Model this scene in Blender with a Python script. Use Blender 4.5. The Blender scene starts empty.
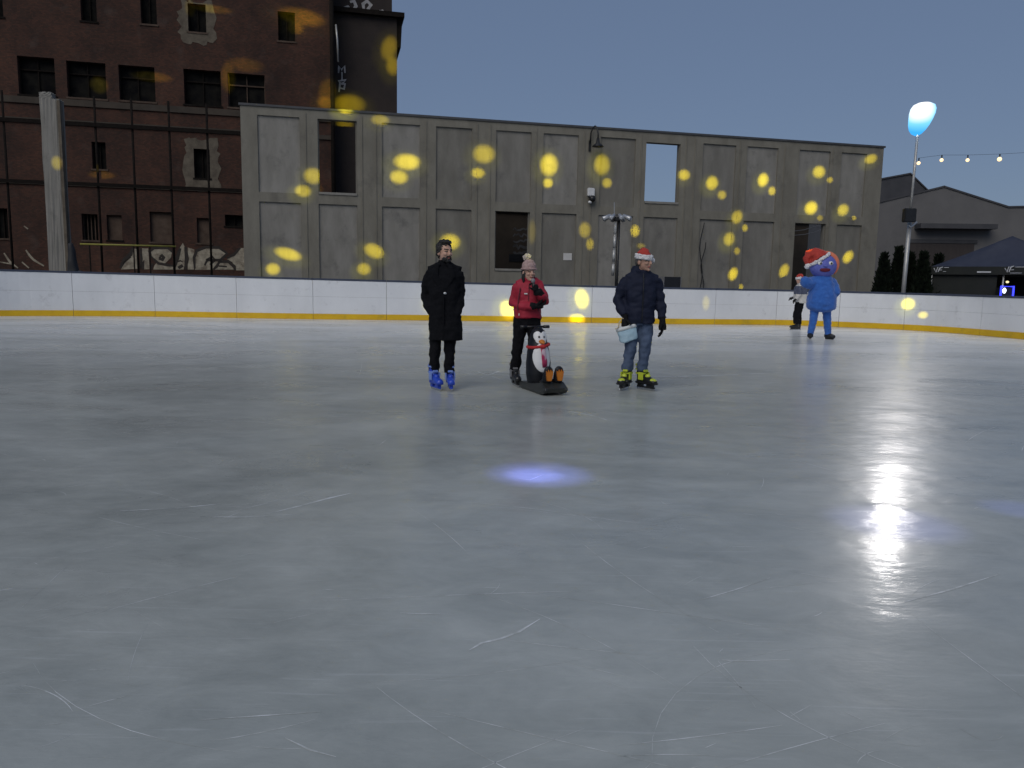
import bpy, bmesh, math, random
from mathutils import Vector, Matrix, noise as mnoise
random.seed(11)
R = math.radians
scene = bpy.context.scene
COL = scene.collection

# ------------------------------------------------------------------ camera
W, H, F = 1024, 768, 770.0
CAM_H = 1.276
PITCH, ROLL = R(7.33), R(1.0)
fw = Vector((0, math.cos(PITCH), -math.sin(PITCH)))
up0 = Vector((0, math.sin(PITCH), math.cos(PITCH)))
r0 = Vector((1, 0, 0))
rt = r0 * math.cos(ROLL) + up0 * math.sin(ROLL)
up = -r0 * math.sin(ROLL) + up0 * math.cos(ROLL)
CAM = Vector((0, 0, CAM_H))
cd = bpy.data.cameras.new('camera'); cam = bpy.data.objects.new('camera', cd); COL.objects.link(cam)
cd.sensor_width = 36; cd.lens = F * 36 / W; cd.clip_end = 2000; cd.clip_start = .05
cam.matrix_world = Matrix(((rt.x, up.x, -fw.x, CAM.x), (rt.y, up.y, -fw.y, CAM.y), (rt.z, up.z, -fw.z, CAM.z), (0, 0, 0, 1)))
scene.camera = cam

def ray(px, py):
    return (fw + rt * ((px - W / 2) / F) + up * ((H / 2 - py) / F))
def ground(px, py, z=0.0):
    d = ray(px, py); t = (z - CAM.z) / d.z
    return CAM + d * t
def at_depth(px, py, Y):
    d = ray(px, py); return CAM + d * (Y / d.y)
class Frame:                      # a vertical plane: local x along the wall, y away from the viewer, z up
    def __init__(s, p0, ang):
        s.p0 = Vector((p0.x, p0.y, 0)); s.ang = ang
        s.u = Vector((math.cos(ang), math.sin(ang), 0)); s.n = Vector((-math.sin(ang), math.cos(ang), 0))
    def uz(s, px, py, off=0.0):
        d = ray(px, py); t = ((s.p0 + s.n * off) - CAM).dot(s.n) / d.dot(s.n)
        q = CAM + d * t
        return (q - s.p0).dot(s.u), q.z
    def u_at(s, px, py, off=0.0): return s.uz(px, py, off)[0]

# ------------------------------------------------------------------ materials
def mat(name, c1, c2=None, rough=.7, scale=4., stretch=(1, 1, 1), detail=5., bump=0., bscale=None, metal=0., emit=None, estr=0., spec=.5, lo=.35, hi=.65, sheen=0., c3=None, s3=.6, m3=(.55, .7)):
    m = bpy.data.materials.new(name); m.use_nodes = True
    nt = m.node_tree; b = nt.nodes['Principled BSDF']
    b.inputs['Roughness'].default_value = rough; b.inputs['Metallic'].default_value = metal
    b.inputs['Specular IOR Level'].default_value = spec
    if sheen: b.inputs['Sheen Weight'].default_value = sheen
    c1 = (*c1, 1); b.inputs['Base Color'].default_value = c1
    if emit:
        b.inputs['Emission Color'].default_value = (*emit, 1); b.inputs['Emission Strength'].default_value = estr
    if c2 or bump:
        tc = nt.nodes.new('ShaderNodeTexCoord'); mp = nt.nodes.new('ShaderNodeMapping')
        mp.inputs['Scale'].default_value = stretch
        nt.links.new(tc.outputs['Object'], mp.inputs['Vector'])
    if c2:
        n = nt.nodes.new('ShaderNodeTexNoise'); n.inputs['Scale'].default_value = scale; n.inputs['Detail'].default_value = detail
        n.inputs['Roughness'].default_value = .62
        nt.links.new(mp.outputs[0], n.inputs['Vector'])
        rp = nt.nodes.new('ShaderNodeValToRGB')
        rp.color_ramp.elements[0].position = lo; rp.color_ramp.elements[1].position = hi
        rp.color_ramp.elements[0].color = c1; rp.color_ramp.elements[1].color = (*c2, 1)
        nt.links.new(n.outputs['Fac'], rp.inputs['Fac'])
        out = rp.outputs['Color']
        if c3:
            n3 = nt.nodes.new('ShaderNodeTexNoise'); n3.inputs['Scale'].default_value = s3; n3.inputs['Detail'].default_value = 8
            n3.inputs['Roughness'].default_value = .7
            nt.links.new(tc.outputs['Object'], n3.inputs['Vector'])
            mr = nt.nodes.new('ShaderNodeMapRange'); mr.inputs[1].default_value = m3[0]; mr.inputs[2].default_value = m3[1]
            nt.links.new(n3.outputs['Fac'], mr.inputs[0])
            mx = nt.nodes.new('ShaderNodeMix'); mx.data_type = 'RGBA'
            nt.links.new(mr.outputs[0], mx.inputs[0]); nt.links.new(out, mx.inputs[6]); mx.inputs[7].default_value = (*c3, 1)
            out = mx.outputs[2]
        nt.links.new(out, b.inputs['Base Color'])
    if bump:
        n2 = nt.nodes.new('ShaderNodeTexNoise'); n2.inputs['Scale'].default_value = bscale or scale * 6; n2.inputs['Detail'].default_value = 4
        nt.links.new(mp.outputs[0], n2.inputs['Vector'])
        bp = nt.nodes.new('ShaderNodeBump'); bp.inputs['Strength'].default_value = bump; bp.inputs['Distance'].default_value = .02
        nt.links.new(n2.outputs['Fac'], bp.inputs['Height']); nt.links.new(bp.outputs[0], b.inputs['Normal'])
    return m

M = {}
M['concrete'] = mat('concrete', (.165, .153, .124), (.22, .206, .170),   .85, 1.3, (1.1, 1, .5), bump=.3, bscale=14, c3=(.115, .108, .092), s3=.5)
for i, (a, b_) in enumerate([((.165, .156, .136), (.225, .214, .19)), ((.20, .19, .168), (.275, .262, .236)), ((.15, .141, .12), (.205, .194, .168))]):
    M['panel%d' % i] = mat('concrete_panel', a, b_, .85, 1.3, (1.3, 1, .42), bump=.25, bscale=18, c3=(.14, .134, .122), s3=.9)
M['coping'] = mat('coping', (.05, .052, .055), (.07, .07, .075), .6, 3)
M['plaster'] = mat('plaster', (.085, .068, .05), (.15, .125, .092), .9, 2.5, bump=.4, bscale=8)
M['void'] = mat('dark_interior', (.008, .008, .009), (.018, .017, .015), 1, 2, spec=0.)
M['dark_steel'] = mat('dark_steel', (.010, .008, .007), (.016, .013, .011), .9, 6, spec=.1)
M['black_metal'] = mat('black_metal', (.012, .012, .013), (.018, .018, .018), .45, 9)
M['silver'] = mat('silver_metal', (.42, .43, .45), (.52, .53, .54), .35, 9, metal=.6)
M['galv'] = mat('galvanised', (.38, .38, .37), (.48, .47, .45), .45, 5, metal=.5)
M['board'] = mat('white_plastic', (.66, .67, .685), (.74, .75, .765), .28, .8, (1, 1, .5), bump=.03, bscale=3, c3=(.50, .50, .51), s3=2.4, m3=(.58, .76))
M['kick'] = mat('yellow_plastic', (.64, .38, .003), (.72, .45, .005), .4, 2.5, c3=(.48, .32, .02), s3=1.5)
M['cap'] = mat('navy_plastic', (.035, .045, .075), (.05, .06, .09), .4, 3)
M['rail'] = mat('yellow_green_paint', (.20, .19, .03), (.27, .25, .05), .6, 4)
M['ground'] = mat('asphalt', (.035, .034, .033), (.055, .053, .05), .9, 2, bump=.4, bscale=30)
M['ware'] = mat('grey_render', (.115, .112, .113), (.14, .136, .136), .85, .5, c3=(.095, .093, .094), s3=.3)
M['ware_roof'] = mat('dark_roof', (.045, .046, .052), (.062, .062, .068), .8, 1)
M['shed'] = mat('brown_cladding', (.034, .026, .019), (.062, .047, .034), .85, .7, c3=(.06, .05, .04), s3=.8)
M['darkdoor'] = mat('dark_door', (.032, .025, .024), (.042, .033, .03), .7, 1.5, (4, 1, .3))
M['tent'] = mat('navy_canvas', (.022, .027, .05), (.03, .036, .06), .7, 3, bump=.2, bscale=5)
M['tentdark'] = mat('black_canvas', (.008, .010, .009), (.012, .014, .012), .8, 3)
M['chalk'] = mat('white_print', (.42, .43, .45), (.52, .53, .55), .7, 8)
M['spray'] = mat('silver_spray_paint', (.22, .19, .14), (.42, .37, .28), .7, 3.5, detail=8, c3=(.10, .065, .04), s3=1.6, m3=(.5, .68))
M['spraydark'] = mat('dark_spray_paint', (.02, .016, .014), (.035, .026, .02), .8, 6)
M['spraywhite'] = mat('white_spray_paint', (.30, .29, .28), (.48, .46, .45), .7, 5)
M['paper'] = mat('paper', (.55, .54, .52), (.62, .6, .58), .8, 4)
M['white_cam'] = mat('white_casing', (.62, .62, .62), (.7, .7, .7), .4, 5)
M['bark'] = mat('bark', (.03, .022, .015), (.05, .036, .024), .9, 14)
M['leaf'] = mat('thuja_leaf', (.005, .0085, .0055), (.011, .017, .009), .9, 5, spec=.15)
M['skin'] = mat('skin', (.46, .27, .20), (.54, .33, .25), .5, 14)
M['skin_m'] = mat('skin_tanned', (.36, .20, .145), (.44, .26, .19), .5, 14)
M['lips'] = mat('lips', (.30, .09, .08), None, .45)
M['eyes'] = mat('eyes', (.03, .025, .02), None, .25)
M['teeth'] = mat('teeth', (.6, .58, .53), None, .3)
M['hair'] = mat('black_hair', (.008, .007, .007), (.016, .013, .012), .5, 60, (1, 1, .2), bump=.6, bscale=90)
M['greyhair'] = mat('grey_brown_hair', (.05, .04, .033), (.09, .08, .07), .6, 60)
M['coat'] = mat('black_wool', (.0045, .0048, .0065), (.008, .0083, .0105), .95, 40, bump=.3, bscale=160, spec=.15)
M['blacktrousers'] = mat('black_denim', (.005, .005, .0065), (.009, .009, .0115), .95, 30, bump=.3, bscale=120, spec=.15)
M['redjacket'] = mat('red_softshell', (.29, .008, .026), (.37, .013, .038), .7, 9, bump=.25, bscale=30)
M['reddark'] = mat('dark_red_trim', (.10, .006, .014), None, .7)
M['navyjacket'] = mat('navy_shell', (.007, .010, .026), (.011, .015, .034), .75, 9, bump=.3, bscale=22, spec=.25)
M['jeans'] = mat('blue_denim', (.045, .068, .125), (.08, .115, .19), .85, 7, (1, 1, .5), bump=.3, bscale=90)
M['glove'] = mat('black_glove', (.006, .006, .0075), (.011, .011, .0125), .9, 30, spec=.2)
M['beanie'] = mat('pink_knit', (.36, .23, .22), (.50, .36, .34), .9, 34, (1, 1, 1.6), bump=.8, bscale=60)
M['pom'] = mat('pale_pompom', (.42, .36, .34), (.58, .52, .49), .95, 40, bump=.9, bscale=70)
M['santa'] = mat('red_felt', (.36, .03, .022), (.44, .045, .03), .85, 20, bump=.3, bscale=80)
M['fur'] = mat('white_fur', (.66, .64, .65), (.76, .75, .76), .95, 40, bump=.9, bscale=70)
M['bluesk'] = mat('blue_plastic', (.016, .05, .42), (.03, .085, .55), .3, 8)
M['bluelight'] = mat('pale_blue_plastic', (.20, .30, .65), None, .35)
M['lime'] = mat('lime_plastic', (.42, .50, .035), (.55, .62, .06), .35, 12)
M['blackpl'] = mat('black_plastic', (.010, .010, .011), (.016, .016, .017), .35, 10)
M['greypl'] = mat('grey_plastic', (.20, .20, .21), None, .4)
M['steel'] = mat('blade_steel', (.55, .56, .58), None, .25, metal=.9)
M['peng'] = mat('penguin_black', (.006, .007, .010), (.011, .012, .016), .45, 6, spec=.3)
M['pengwhite'] = mat('penguin_white', (.72, .72, .72), None, .35)
M['orange'] = mat('orange_plastic', (.50, .15, .010), (.58, .19, .015), .5, 9)
M['sled'] = mat('dark_sled_plastic', (.020, .022, .021), (.032, .034, .031), .4, 5)
M['scarf'] = mat('red_scarf', (.42, .02, .025), (.5, .04, .04), .9, 20)
M['scarfpat'] = mat('pink_patterned_scarf', (.55, .42, .48), (.38, .03, .10), .9, 16, detail=0, lo=.45, hi=.55)
M['bag'] = mat('pale_blue_fabric', (.34, .50, .60), (.44, .59, .68), .8, 10, bump=.3, bscale=20)
M['bagrim'] = mat('white_fabric', (.66, .68, .68), None, .8)
M['twine'] = mat('cream_cord', (.5, .42, .28), None, .9)
M['costume'] = mat('blue_plush', (.022, .105, .40), (.035, .14, .48), .95, 9, bump=.4, bscale=60, sheen=.3)
M['costface'] = mat('violet_blue_plush', (.10, .12, .42), (.14, .16, .50), .9, 9)
M['costred'] = mat('coral_plush', (.62, .16, .08), (.7, .22, .12), .9, 9)
M['mouth'] = mat('dark_red_felt', (.12, .008, .02), None, .8)
M['greyjacket'] = mat('grey_navy_cloth', (.05, .06, .10), (.09, .10, .15), .8, 12)
M['whitejacket'] = mat('white_cloth', (.5, .48, .45), (.6, .58, .55), .8, 12)
M['bulb'] = mat('lit_bulb', (.8, .7, .5), emit=(1, .68, .34), estr=1.3)
M['blueled'] = mat('lit_blue_led', (.02, .02, .2), emit=(.03, .04, 1), estr=2.2)
M['whiteled'] = mat('lit_white_lamp', (.8, .8, .8), emit=(.85, .9, 1), estr=4)
M['warmled'] = mat('lit_warm_lamp', (.8, .7, .4), emit=(1, .8, .35), estr=.8)
M['navybox'] = mat('black_box', (.008, .009, .012), (.012, .013, .017), .6, 5)
M['cable'] = mat('black_rubber', (.01, .01, .01), None, .7)

# brick: courses + soot + pale leached stains
def brick_mat():
    m = bpy.data.materials.new('old_brick'); m.use_nodes = True; nt = m.node_tree; b = nt.nodes['Principled BSDF']
    tc = nt.nodes.new('ShaderNodeTexCoord'); mp = nt.nodes.new('ShaderNodeMapping'); mp.inputs['Rotation'].default_value = (R(90), 0, 0)
    nt.links.new(tc.outputs['Object'], mp.inputs['Vector'])
    br = nt.nodes.new('ShaderNodeTexBrick'); br.inputs['Scale'].default_value = 3.2
    br.inputs['Color1'].default_value = (.088, .035, .021, 1); br.inputs['Color2'].default_value = (.050, .023, .015, 1); br.inputs['Mortar'].default_value = (.036, .027, .021, 1)
    br.inputs['Mortar Size'].default_value = .018
    nt.links.new(mp.outputs[0], br.inputs['Vector'])
    n = nt.nodes.new('ShaderNodeTexNoise'); n.inputs['Scale'].default_value = .35; n.inputs['Detail'].default_value = 9; n.inputs['Roughness'].default_value = .68
    nt.links.new(tc.outputs['Object'], n.inputs['Vector'])
    rp = nt.nodes.new('ShaderNodeValToRGB'); rp.color_ramp.elements[0].position = .34; rp.color_ramp.elements[1].position = .68
    rp.color_ramp.elements[0].color = (.40, .38, .38, 1); rp.color_ramp.elements[1].color = (1.25, 1.15, 1.05, 1)
    nt.links.new(n.outputs['Fac'], rp.inputs[0])
    mx = nt.nodes.new('ShaderNodeMix'); mx.data_type = 'RGBA'; mx.blend_type = 'MULTIPLY'; mx.inputs[0].default_value = 1
    nt.links.new(br.outputs['Color'], mx.inputs[6]); nt.links.new(rp.outputs[0], mx.inputs[7])
    n2 = nt.nodes.new('ShaderNodeTexNoise'); n2.inputs['Scale'].default_value = 1.1; n2.inputs['Detail'].default_value = 8
    nt.links.new(tc.outputs['Object'], n2.inputs['Vector'])
    mr = nt.nodes.new('ShaderNodeMapRange'); mr.inputs[1].default_value = .58; mr.inputs[2].default_value = .74; mr.inputs[4].default_value = .55
    nt.links.new(n2.outputs['Fac'], mr.inputs[0])
    m2 = nt.nodes.new('ShaderNodeMix'); m2.data_type = 'RGBA'; nt.links.new(mr.outputs[0], m2.inputs[0])
    nt.links.new(mx.outputs[2], m2.inputs[6]); m2.inputs[7].default_value = (.075, .05, .04, 1)
    nt.links.new(m2.outputs[2], b.inputs['Base Color']); b.inputs['Roughness'].default_value = .9
    bp = nt.nodes.new('ShaderNodeBump'); bp.inputs['Strength'].default_value = .4; bp.inputs['Distance'].default_value = .02
    nt.links.new(br.outputs['Fac'], bp.inputs['Height']); bp.invert = True; nt.links.new(bp.outputs[0], b.inputs['Normal'])
    return m
M['brick'] = brick_mat()

def ice_mats():
    def build(name, scratch):
        m = bpy.data.materials.new(name); m.use_nodes = True; nt = m.node_tree; b = nt.nodes['Principled BSDF']
        tc = nt.nodes.new('ShaderNodeTexCoord')
        def nz(scale, detail, st=(1, 1, 1), rough=.6, loc=(0, 0, 0), rot=0, dist=0.):
            mp = nt.nodes.new('ShaderNodeMapping'); mp.inputs['Scale'].default_value = st; mp.inputs['Location'].default_value = loc; mp.inputs['Rotation'].default_value = (0, 0, rot)
            nt.links.new(tc.outputs['Object'], mp.inputs['Vector'])
            n = nt.nodes.new('ShaderNodeTexNoise'); n.inputs['Scale'].default_value = scale; n.inputs['Detail'].default_value = detail
            n.inputs['Roughness'].default_value = rough; n.inputs['Distortion'].default_value = dist
            nt.links.new(mp.outputs[0], n.inputs['Vector']); return n.outputs['Fac']
        def rng(s, a, b_, c, d):
            q = nt.nodes.new('ShaderNodeMapRange'); q.inputs[1].default_value = a; q.inputs[2].default_value = b_; q.inputs[3].default_value = c; q.inputs[4].default_value = d
            nt.links.new(s, q.inputs[0]); return q.outputs[0]
        def math_(op, a, b_):
            q = nt.nodes.new('ShaderNodeMath'); q.operation = op
            for i, v in enumerate((a, b_)):
                if isinstance(v, (int, float)): q.inputs[i].default_value = v
                else: nt.links.new(v, q.inputs[i])
            return q.outputs[0]
        big = nz(.42, 7, (.6, 1.1, 1), .64, rot=.12, dist=.9)
        mid = nz(3.2, 9, (.8, 1.2, 1), .72, (4, 2, 0), rot=-.2, dist=.5)
        fac = math_('ADD', math_('MULTIPLY', big, .6), math_('MULTIPLY', mid, .4))
        rp = nt.nodes.new('ShaderNodeValToRGB'); rp.color_ramp.elements[0].position = .36; rp.color_ramp.elements[1].position = .66
        rp.color_ramp.elements[0].color = ICE_A; rp.color_ramp.elements[1].color = ICE_B
        nt.links.new(fac, rp.inputs[0]); out = rp.outputs[0]
        sx_ = nt.nodes.new('ShaderNodeSeparateXYZ'); nt.links.new(tc.outputs['Object'], sx_.inputs[0])      # far ice patchily paler: rink-light brightness painted into the base colour
        far_lit = math_('MULTIPLY', rng(sx_.outputs[1], 9.5, 24, 0, 1), rng(nz(.5, 7, (.5, 1.3, 1), .66, (3, 3, 0), dist=.6), .36, .58, .25, .85))
        mx = nt.nodes.new('ShaderNodeMix'); mx.data_type = 'RGBA'; nt.links.new(far_lit, mx.inputs[0]); nt.links.new(out, mx.inputs[6]); mx.inputs[7].default_value = (.84, .86, .87, 1); out = mx.outputs[2]
        # fine snow dust and hairline cuts lying in all directions
        for k, (rot, st, lo_) in enumerate(((.5, (.25, 9, 1), .66), (-.75, (.25, 8, 1), .67), (1.4, (.3, 7, 1), .67), (.05, (.22, 8, 1), .66))):
            c = rng(nz(6.5, 4, st, .5, (k * 7.3, k * 3.1, 0), rot=rot, dist=.4), lo_, lo_ + .05, 0, .13)
            mx = nt.nodes.new('ShaderNodeMix'); mx.data_type = 'RGBA'; nt.links.new(c, mx.inputs[0]); nt.links.new(out, mx.inputs[6]); mx.inputs[7].default_value = (.76, .78, .80, 1); out = mx.outputs[2]
        if scratch:
            c = rng(nz(5, 5, (1, 1, 1), .7), .42, .62, .05, .75)
            mx = nt.nodes.new('ShaderNodeMix'); mx.data_type = 'RGBA'; nt.links.new(c, mx.inputs[0]); nt.links.new(out, mx.inputs[6]); mx.inputs[7].default_value = (.86, .88, .90, 1); out = mx.outputs[2]
        nt.links.new(out, b.inputs['Base Color'])
        rg = rng(nz(.6, 8, (.65, 1.3, 1), .66, (9, 5, 0), rot=.1, dist=.8), .36, .64, .24, .42)
        if scratch: b.inputs['Roughness'].default_value = .38
        else: nt.links.new(rg, b.inputs['Roughness'])
        b.inputs['Coat Weight'].default_value = 0. if scratch else .32; b.inputs['Coat IOR'].default_value = 1.31
        if not scratch: nt.links.new(rng(nz(3.5, 8, (.7, 1.4, 1), .7, (2, 8, 0), dist=.6), .36, .64, .10, .19), b.inputs['Coat Roughness'])
        b.inputs['IOR'].default_value = 1.31; b.inputs['Specular IOR Level'].default_value = .38
        h = math_('ADD', math_('MULTIPLY', nz(1.1, 3, (1, 1, 1)), 1.0), math_('ADD', math_('MULTIPLY', nz(9, 5, (.6, 1.3, 1)), .17), math_('MULTIPLY', nz(60, 2), .010)))
        bp = nt.nodes.new('ShaderNodeBump'); bp.inputs['Strength'].default_value = .35; bp.inputs['Distance'].default_value = .035
        nt.links.new(h, bp.inputs['Height']); nt.links.new(bp.outputs[0], b.inputs['Normal']); nt.links.new(bp.outputs[0], b.inputs['Coat Normal'])
        return m
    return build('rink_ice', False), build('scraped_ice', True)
ICE_A = (.29, .312, .297, 1); ICE_B = (.50, .522, .492, 1)

# ------------------------------------------------------------------ mesh helpers
def link(name, bm, m, parent=None, smooth=False):
    me = bpy.data.meshes.new(name)
    bmesh.ops.recalc_face_normals(bm, faces=bm.faces)
    bm.to_mesh(me); bm.free()
    for x in (m if isinstance(m, (list, tuple)) else [m]): me.materials.append(x)
    o = bpy.data.objects.new(name, me); COL.objects.link(o)
    if smooth:
        for p in me.polygons: p.use_smooth = True
    if parent: o.parent = parent
    return o
def tag(o, label, cat, group=None):
    o['label'] = label; o['category'] = cat
    if group: o['group'] = group
    return o
def structure(o): o['kind'] = 'structure'; return o
def empty(name, loc=(0, 0, 0), rz=0.):
    o = bpy.data.objects.new(name, None); COL.objects.link(o); o.location = loc; o.rotation_euler = (0, 0, rz)
    o.empty_display_size = .2
    return o
def box(bm, x0, x1, y0, y1, z0, z1, mtx=None, mi=0, bevel=0.):
    vs = [Vector((x, y, z)) for z in (z0, z1) for y in (y0, y1) for x in (x0, x1)]
    if mtx: vs = [mtx @ v for v in vs]
    v = [bm.verts.new(c) for c in vs]
    fs = [bm.faces.new([v[i] for i in q]) for q in ((0, 2, 3, 1), (4, 5, 7, 6), (0, 1, 5, 4), (2, 6, 7, 3), (0, 4, 6, 2), (1, 3, 7, 5))]
    for f in fs: f.material_index = mi
    if bevel:
        es = list({e for f in fs for e in f.edges})
        bmesh.ops.bevel(bm, geom=es, offset=bevel, segments=2, affect='EDGES')
def tube(bm, pts, radii, seg=10, mi=0, cap=True, ell=None):
    pts = [Vector(p) for p in pts]
    if isinstance(radii, (int, float)): radii = [radii] * len(pts)
    rings = []; prev = None
    for i, p in enumerate(pts):
        a = pts[max(i - 1, 0)]; b = pts[min(i + 1, len(pts) - 1)]
        t = (b - a).normalized()
        if prev is None:
            ref = Vector((1, 0, 0)) if abs(t.x) < .9 else Vector((0, 1, 0))
            n = (ref - t * ref.dot(t)).normalized()
        else:
            n = (prev - t * prev.dot(t)).normalized()
        prev = n; bi = t.cross(n); r = radii[i]
        rx, ry = r if isinstance(r, tuple) else (r, r)
        rings.append([bm.verts.new(p + n * (rx * math.cos(2 * math.pi * k / seg)) + bi * (ry * math.sin(2 * math.pi * k / seg))) for k in range(seg)])
    fs = []
    for i in range(len(rings) - 1):
        for k in range(seg):
            fs.append(bm.faces.new((rings[i][k], rings[i][(k + 1) % seg], rings[i + 1][(k + 1) % seg], rings[i + 1][k])))
    if cap:
        fs.append(bm.faces.new(rings[0][::-1])); fs.append(bm.faces.new(rings[-1]))
    for f in fs: f.material_index = mi
def loft(bm, st, seg=28, mi=0, pw=2.3):     # stations (z, cx, cy, rx, ry), upright
    rings = []
    for z, cx, cy, rx, ry in st:
        ring = []
        for k in range(seg):
            a = 2 * math.pi * k / seg; c, s = math.cos(a), math.sin(a)
            ring.append(bm.verts.new((cx + rx * math.copysign(abs(c) ** (2 / pw), c), cy + ry * math.copysign(abs(s) ** (2 / pw), s), z)))
        rings.append(ring)
    fs = []
    for i in range(len(rings) - 1):
        for k in range(seg):
            fs.append(bm.faces.new((rings[i][k], rings[i][(k + 1) % seg], rings[i + 1][(k + 1) % seg], rings[i + 1][k])))
    fs.append(bm.faces.new(rings[0][::-1])); fs.append(bm.faces.new(rings[-1]))
    for f in fs: f.material_index = mi
def ell(bm, c, r, mtx=None, seg=16, mi=0):
    mt = Matrix.Translation(Vector(c)) @ Matrix.Diagonal((r[0], r[1], r[2], 1))
    if mtx: mt = mtx @ mt
    q = bmesh.ops.create_uvsphere(bm, u_segments=seg, v_segments=max(8, seg * 2 // 3), radius=1, matrix=mt)
    for v in q['verts']:
        for f in v.link_faces: f.material_index = mi
def bake(o, voxel=None, smooth=0, sub=0, wrinkle=None):
    """unite the lofts of one mesh into a single skin, and crease it"""
    if voxel:
        md = o.modifiers.new('r', 'REMESH'); md.mode = 'VOXEL'; md.voxel_size = voxel; md.use_smooth_shade = True
    if smooth:
        md = o.modifiers.new('s', 'SMOOTH'); md.iterations = smooth; md.factor = .5
    dg = bpy.context.evaluated_depsgraph_get()
    me = bpy.data.meshes.new_from_object(o.evaluated_get(dg))
    mats = list(o.data.materials)
    o.modifiers.clear(); old = o.data; nm = old.name; o.data = me; bpy.data.meshes.remove(old); me.name = nm
    me.materials.clear()
    for x in mats: me.materials.append(x)
    if wrinkle:
        for amp, fr, off in wrinkle:
            nrm = [v.normal.copy() for v in me.vertices]
            for v, n in zip(me.vertices, nrm):
                q = Vector((v.co.x * fr[0] + off, v.co.y * fr[1], v.co.z * fr[2]))
                v.co += n * (amp * mnoise.noise(q))
    for p in me.polygons: p.use_smooth = True
    return o
def paint(o, fn):
    for p in o.data.polygons:
        k = fn(p.center)
        if k is not None: p.material_index = k
def ribbon(bm, pts, w, zoff, mi=0):          # flat stroke on a wall: points (x, z) local, thickness towards -y
    pts = [Vector((p[0], 0, p[1])) for p in pts]
    L, Rr = [], []
    for i, p in enumerate(pts):
        t = (pts[min(i + 1, len(pts) - 1)] - pts[max(i - 1, 0)]).normalized()
        n = Vector((-t.z, 0, t.x)); k = w * (.6 if i in (0, len(pts) - 1) else 1)
        L.append(p + n * k / 2); Rr.append(p - n * k / 2)
    for i in range(len(pts) - 1):
        f = bm.faces.new([bm.verts.new(v + Vector((0, -zoff, 0))) for v in (L[i], L[i + 1], Rr[i + 1], Rr[i])]); f.material_index = mi
def poly(bm, pts, y, mi=0):
    f = bm.faces.new([bm.verts.new((p[0], y, p[1])) for p in pts]); f.material_index = mi
def wall(bm, us, zs, hole, y0, y1, mi=0):
    us = sorted(set(round(u, 4) for u in us)); zs = sorted(set(round(z, 4) for z in zs))
    S = {}
    for i in range(len(us) - 1):
        for j in range(len(zs) - 1):
            S[i, j] = not hole((us[i] + us[i + 1]) / 2, (zs[j] + zs[j + 1]) / 2)
    vv = {}
    def V(u, y, z):
        k = (u, y, z)
        if k not in vv: vv[k] = bm.verts.new(k)
        return vv[k]
    for (i, j), s in S.items():
        if not s: continue
        a, b, c, d = us[i], us[i + 1], zs[j], zs[j + 1]
        q = [[(a, y0, c), (b, y0, c), (b, y0, d), (a, y0, d)], [(a, y1, c), (a, y1, d), (b, y1, d), (b, y1, c)]]
        if not S.get((i - 1, j)): q.append([(a, y0, c), (a, y0, d), (a, y1, d), (a, y1, c)])
        if not S.get((i + 1, j)): q.append([(b, y0, c), (b, y1, c), (b, y1, d), (b, y0, d)])
        if not S.get((i, j - 1)): q.append([(a, y0, c), (a, y1, c), (b, y1, c), (b, y0, c)])
        if not S.get((i, j + 1)): q.append([(a, y0, d), (b, y0, d), (b, y1, d), (a, y1, d)])
        for f in q:
            bm.faces.new([V(*p) for p in f]).material_index = mi

# ------------------------------------------------------------------ world, sun
SUN_EL, SUN_AZ = R(42), R(205)
wd = bpy.data.worlds.new('World'); scene.world = wd; wd.use_nodes = True
nt = wd.node_tree; bg = nt.nodes['Background']
sky = nt.nodes.new('ShaderNodeTexSky'); sky.sky_type = 'NISHITA'; sky.sun_disc = False
sky.sun_elevation = SUN_EL; sky.sun_rotation = SUN_AZ; sky.altitude = 100; sky.air_density = 1.0; sky.dust_density = 1.0; sky.ozone_density = 3.0
hs = nt.nodes.new('ShaderNodeHueSaturation'); hs.inputs['Saturation'].default_value = .9
nt.links.new(sky.outputs[0], hs.inputs['Color'])
veil = nt.nodes.new('ShaderNodeMix'); veil.data_type = 'RGBA'; veil.inputs[0].default_value = .72; veil.inputs[7].default_value = (1.82, 2.58, 4.2, 1)   # even dusk cloud
nt.links.new(hs.outputs[0], veil.inputs[6]); nt.links.new(veil.outputs[2], bg.inputs['Color'])
bg.inputs['Strength'].default_value = .053
sl = bpy.data.lights.new('sun', 'SUN'); sl.energy = 1.0; sl.angle = R(45); sl.color = (1, .94, .85)
so = bpy.data.objects.new('sun', sl); COL.objects.link(so)
sdir = Vector((math.sin(SUN_AZ) * math.cos(SUN_EL), math.cos(SUN_AZ) * math.cos(SUN_EL), math.sin(SUN_EL)))
so.rotation_euler = sdir.to_track_quat('Z', 'Y').to_euler()
vs = scene.view_settings; vs.view_transform = 'Standard'; vs.look = 'None'; vs.exposure = .38; vs.gamma = 1; vs.use_curve_mapping = False

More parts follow.
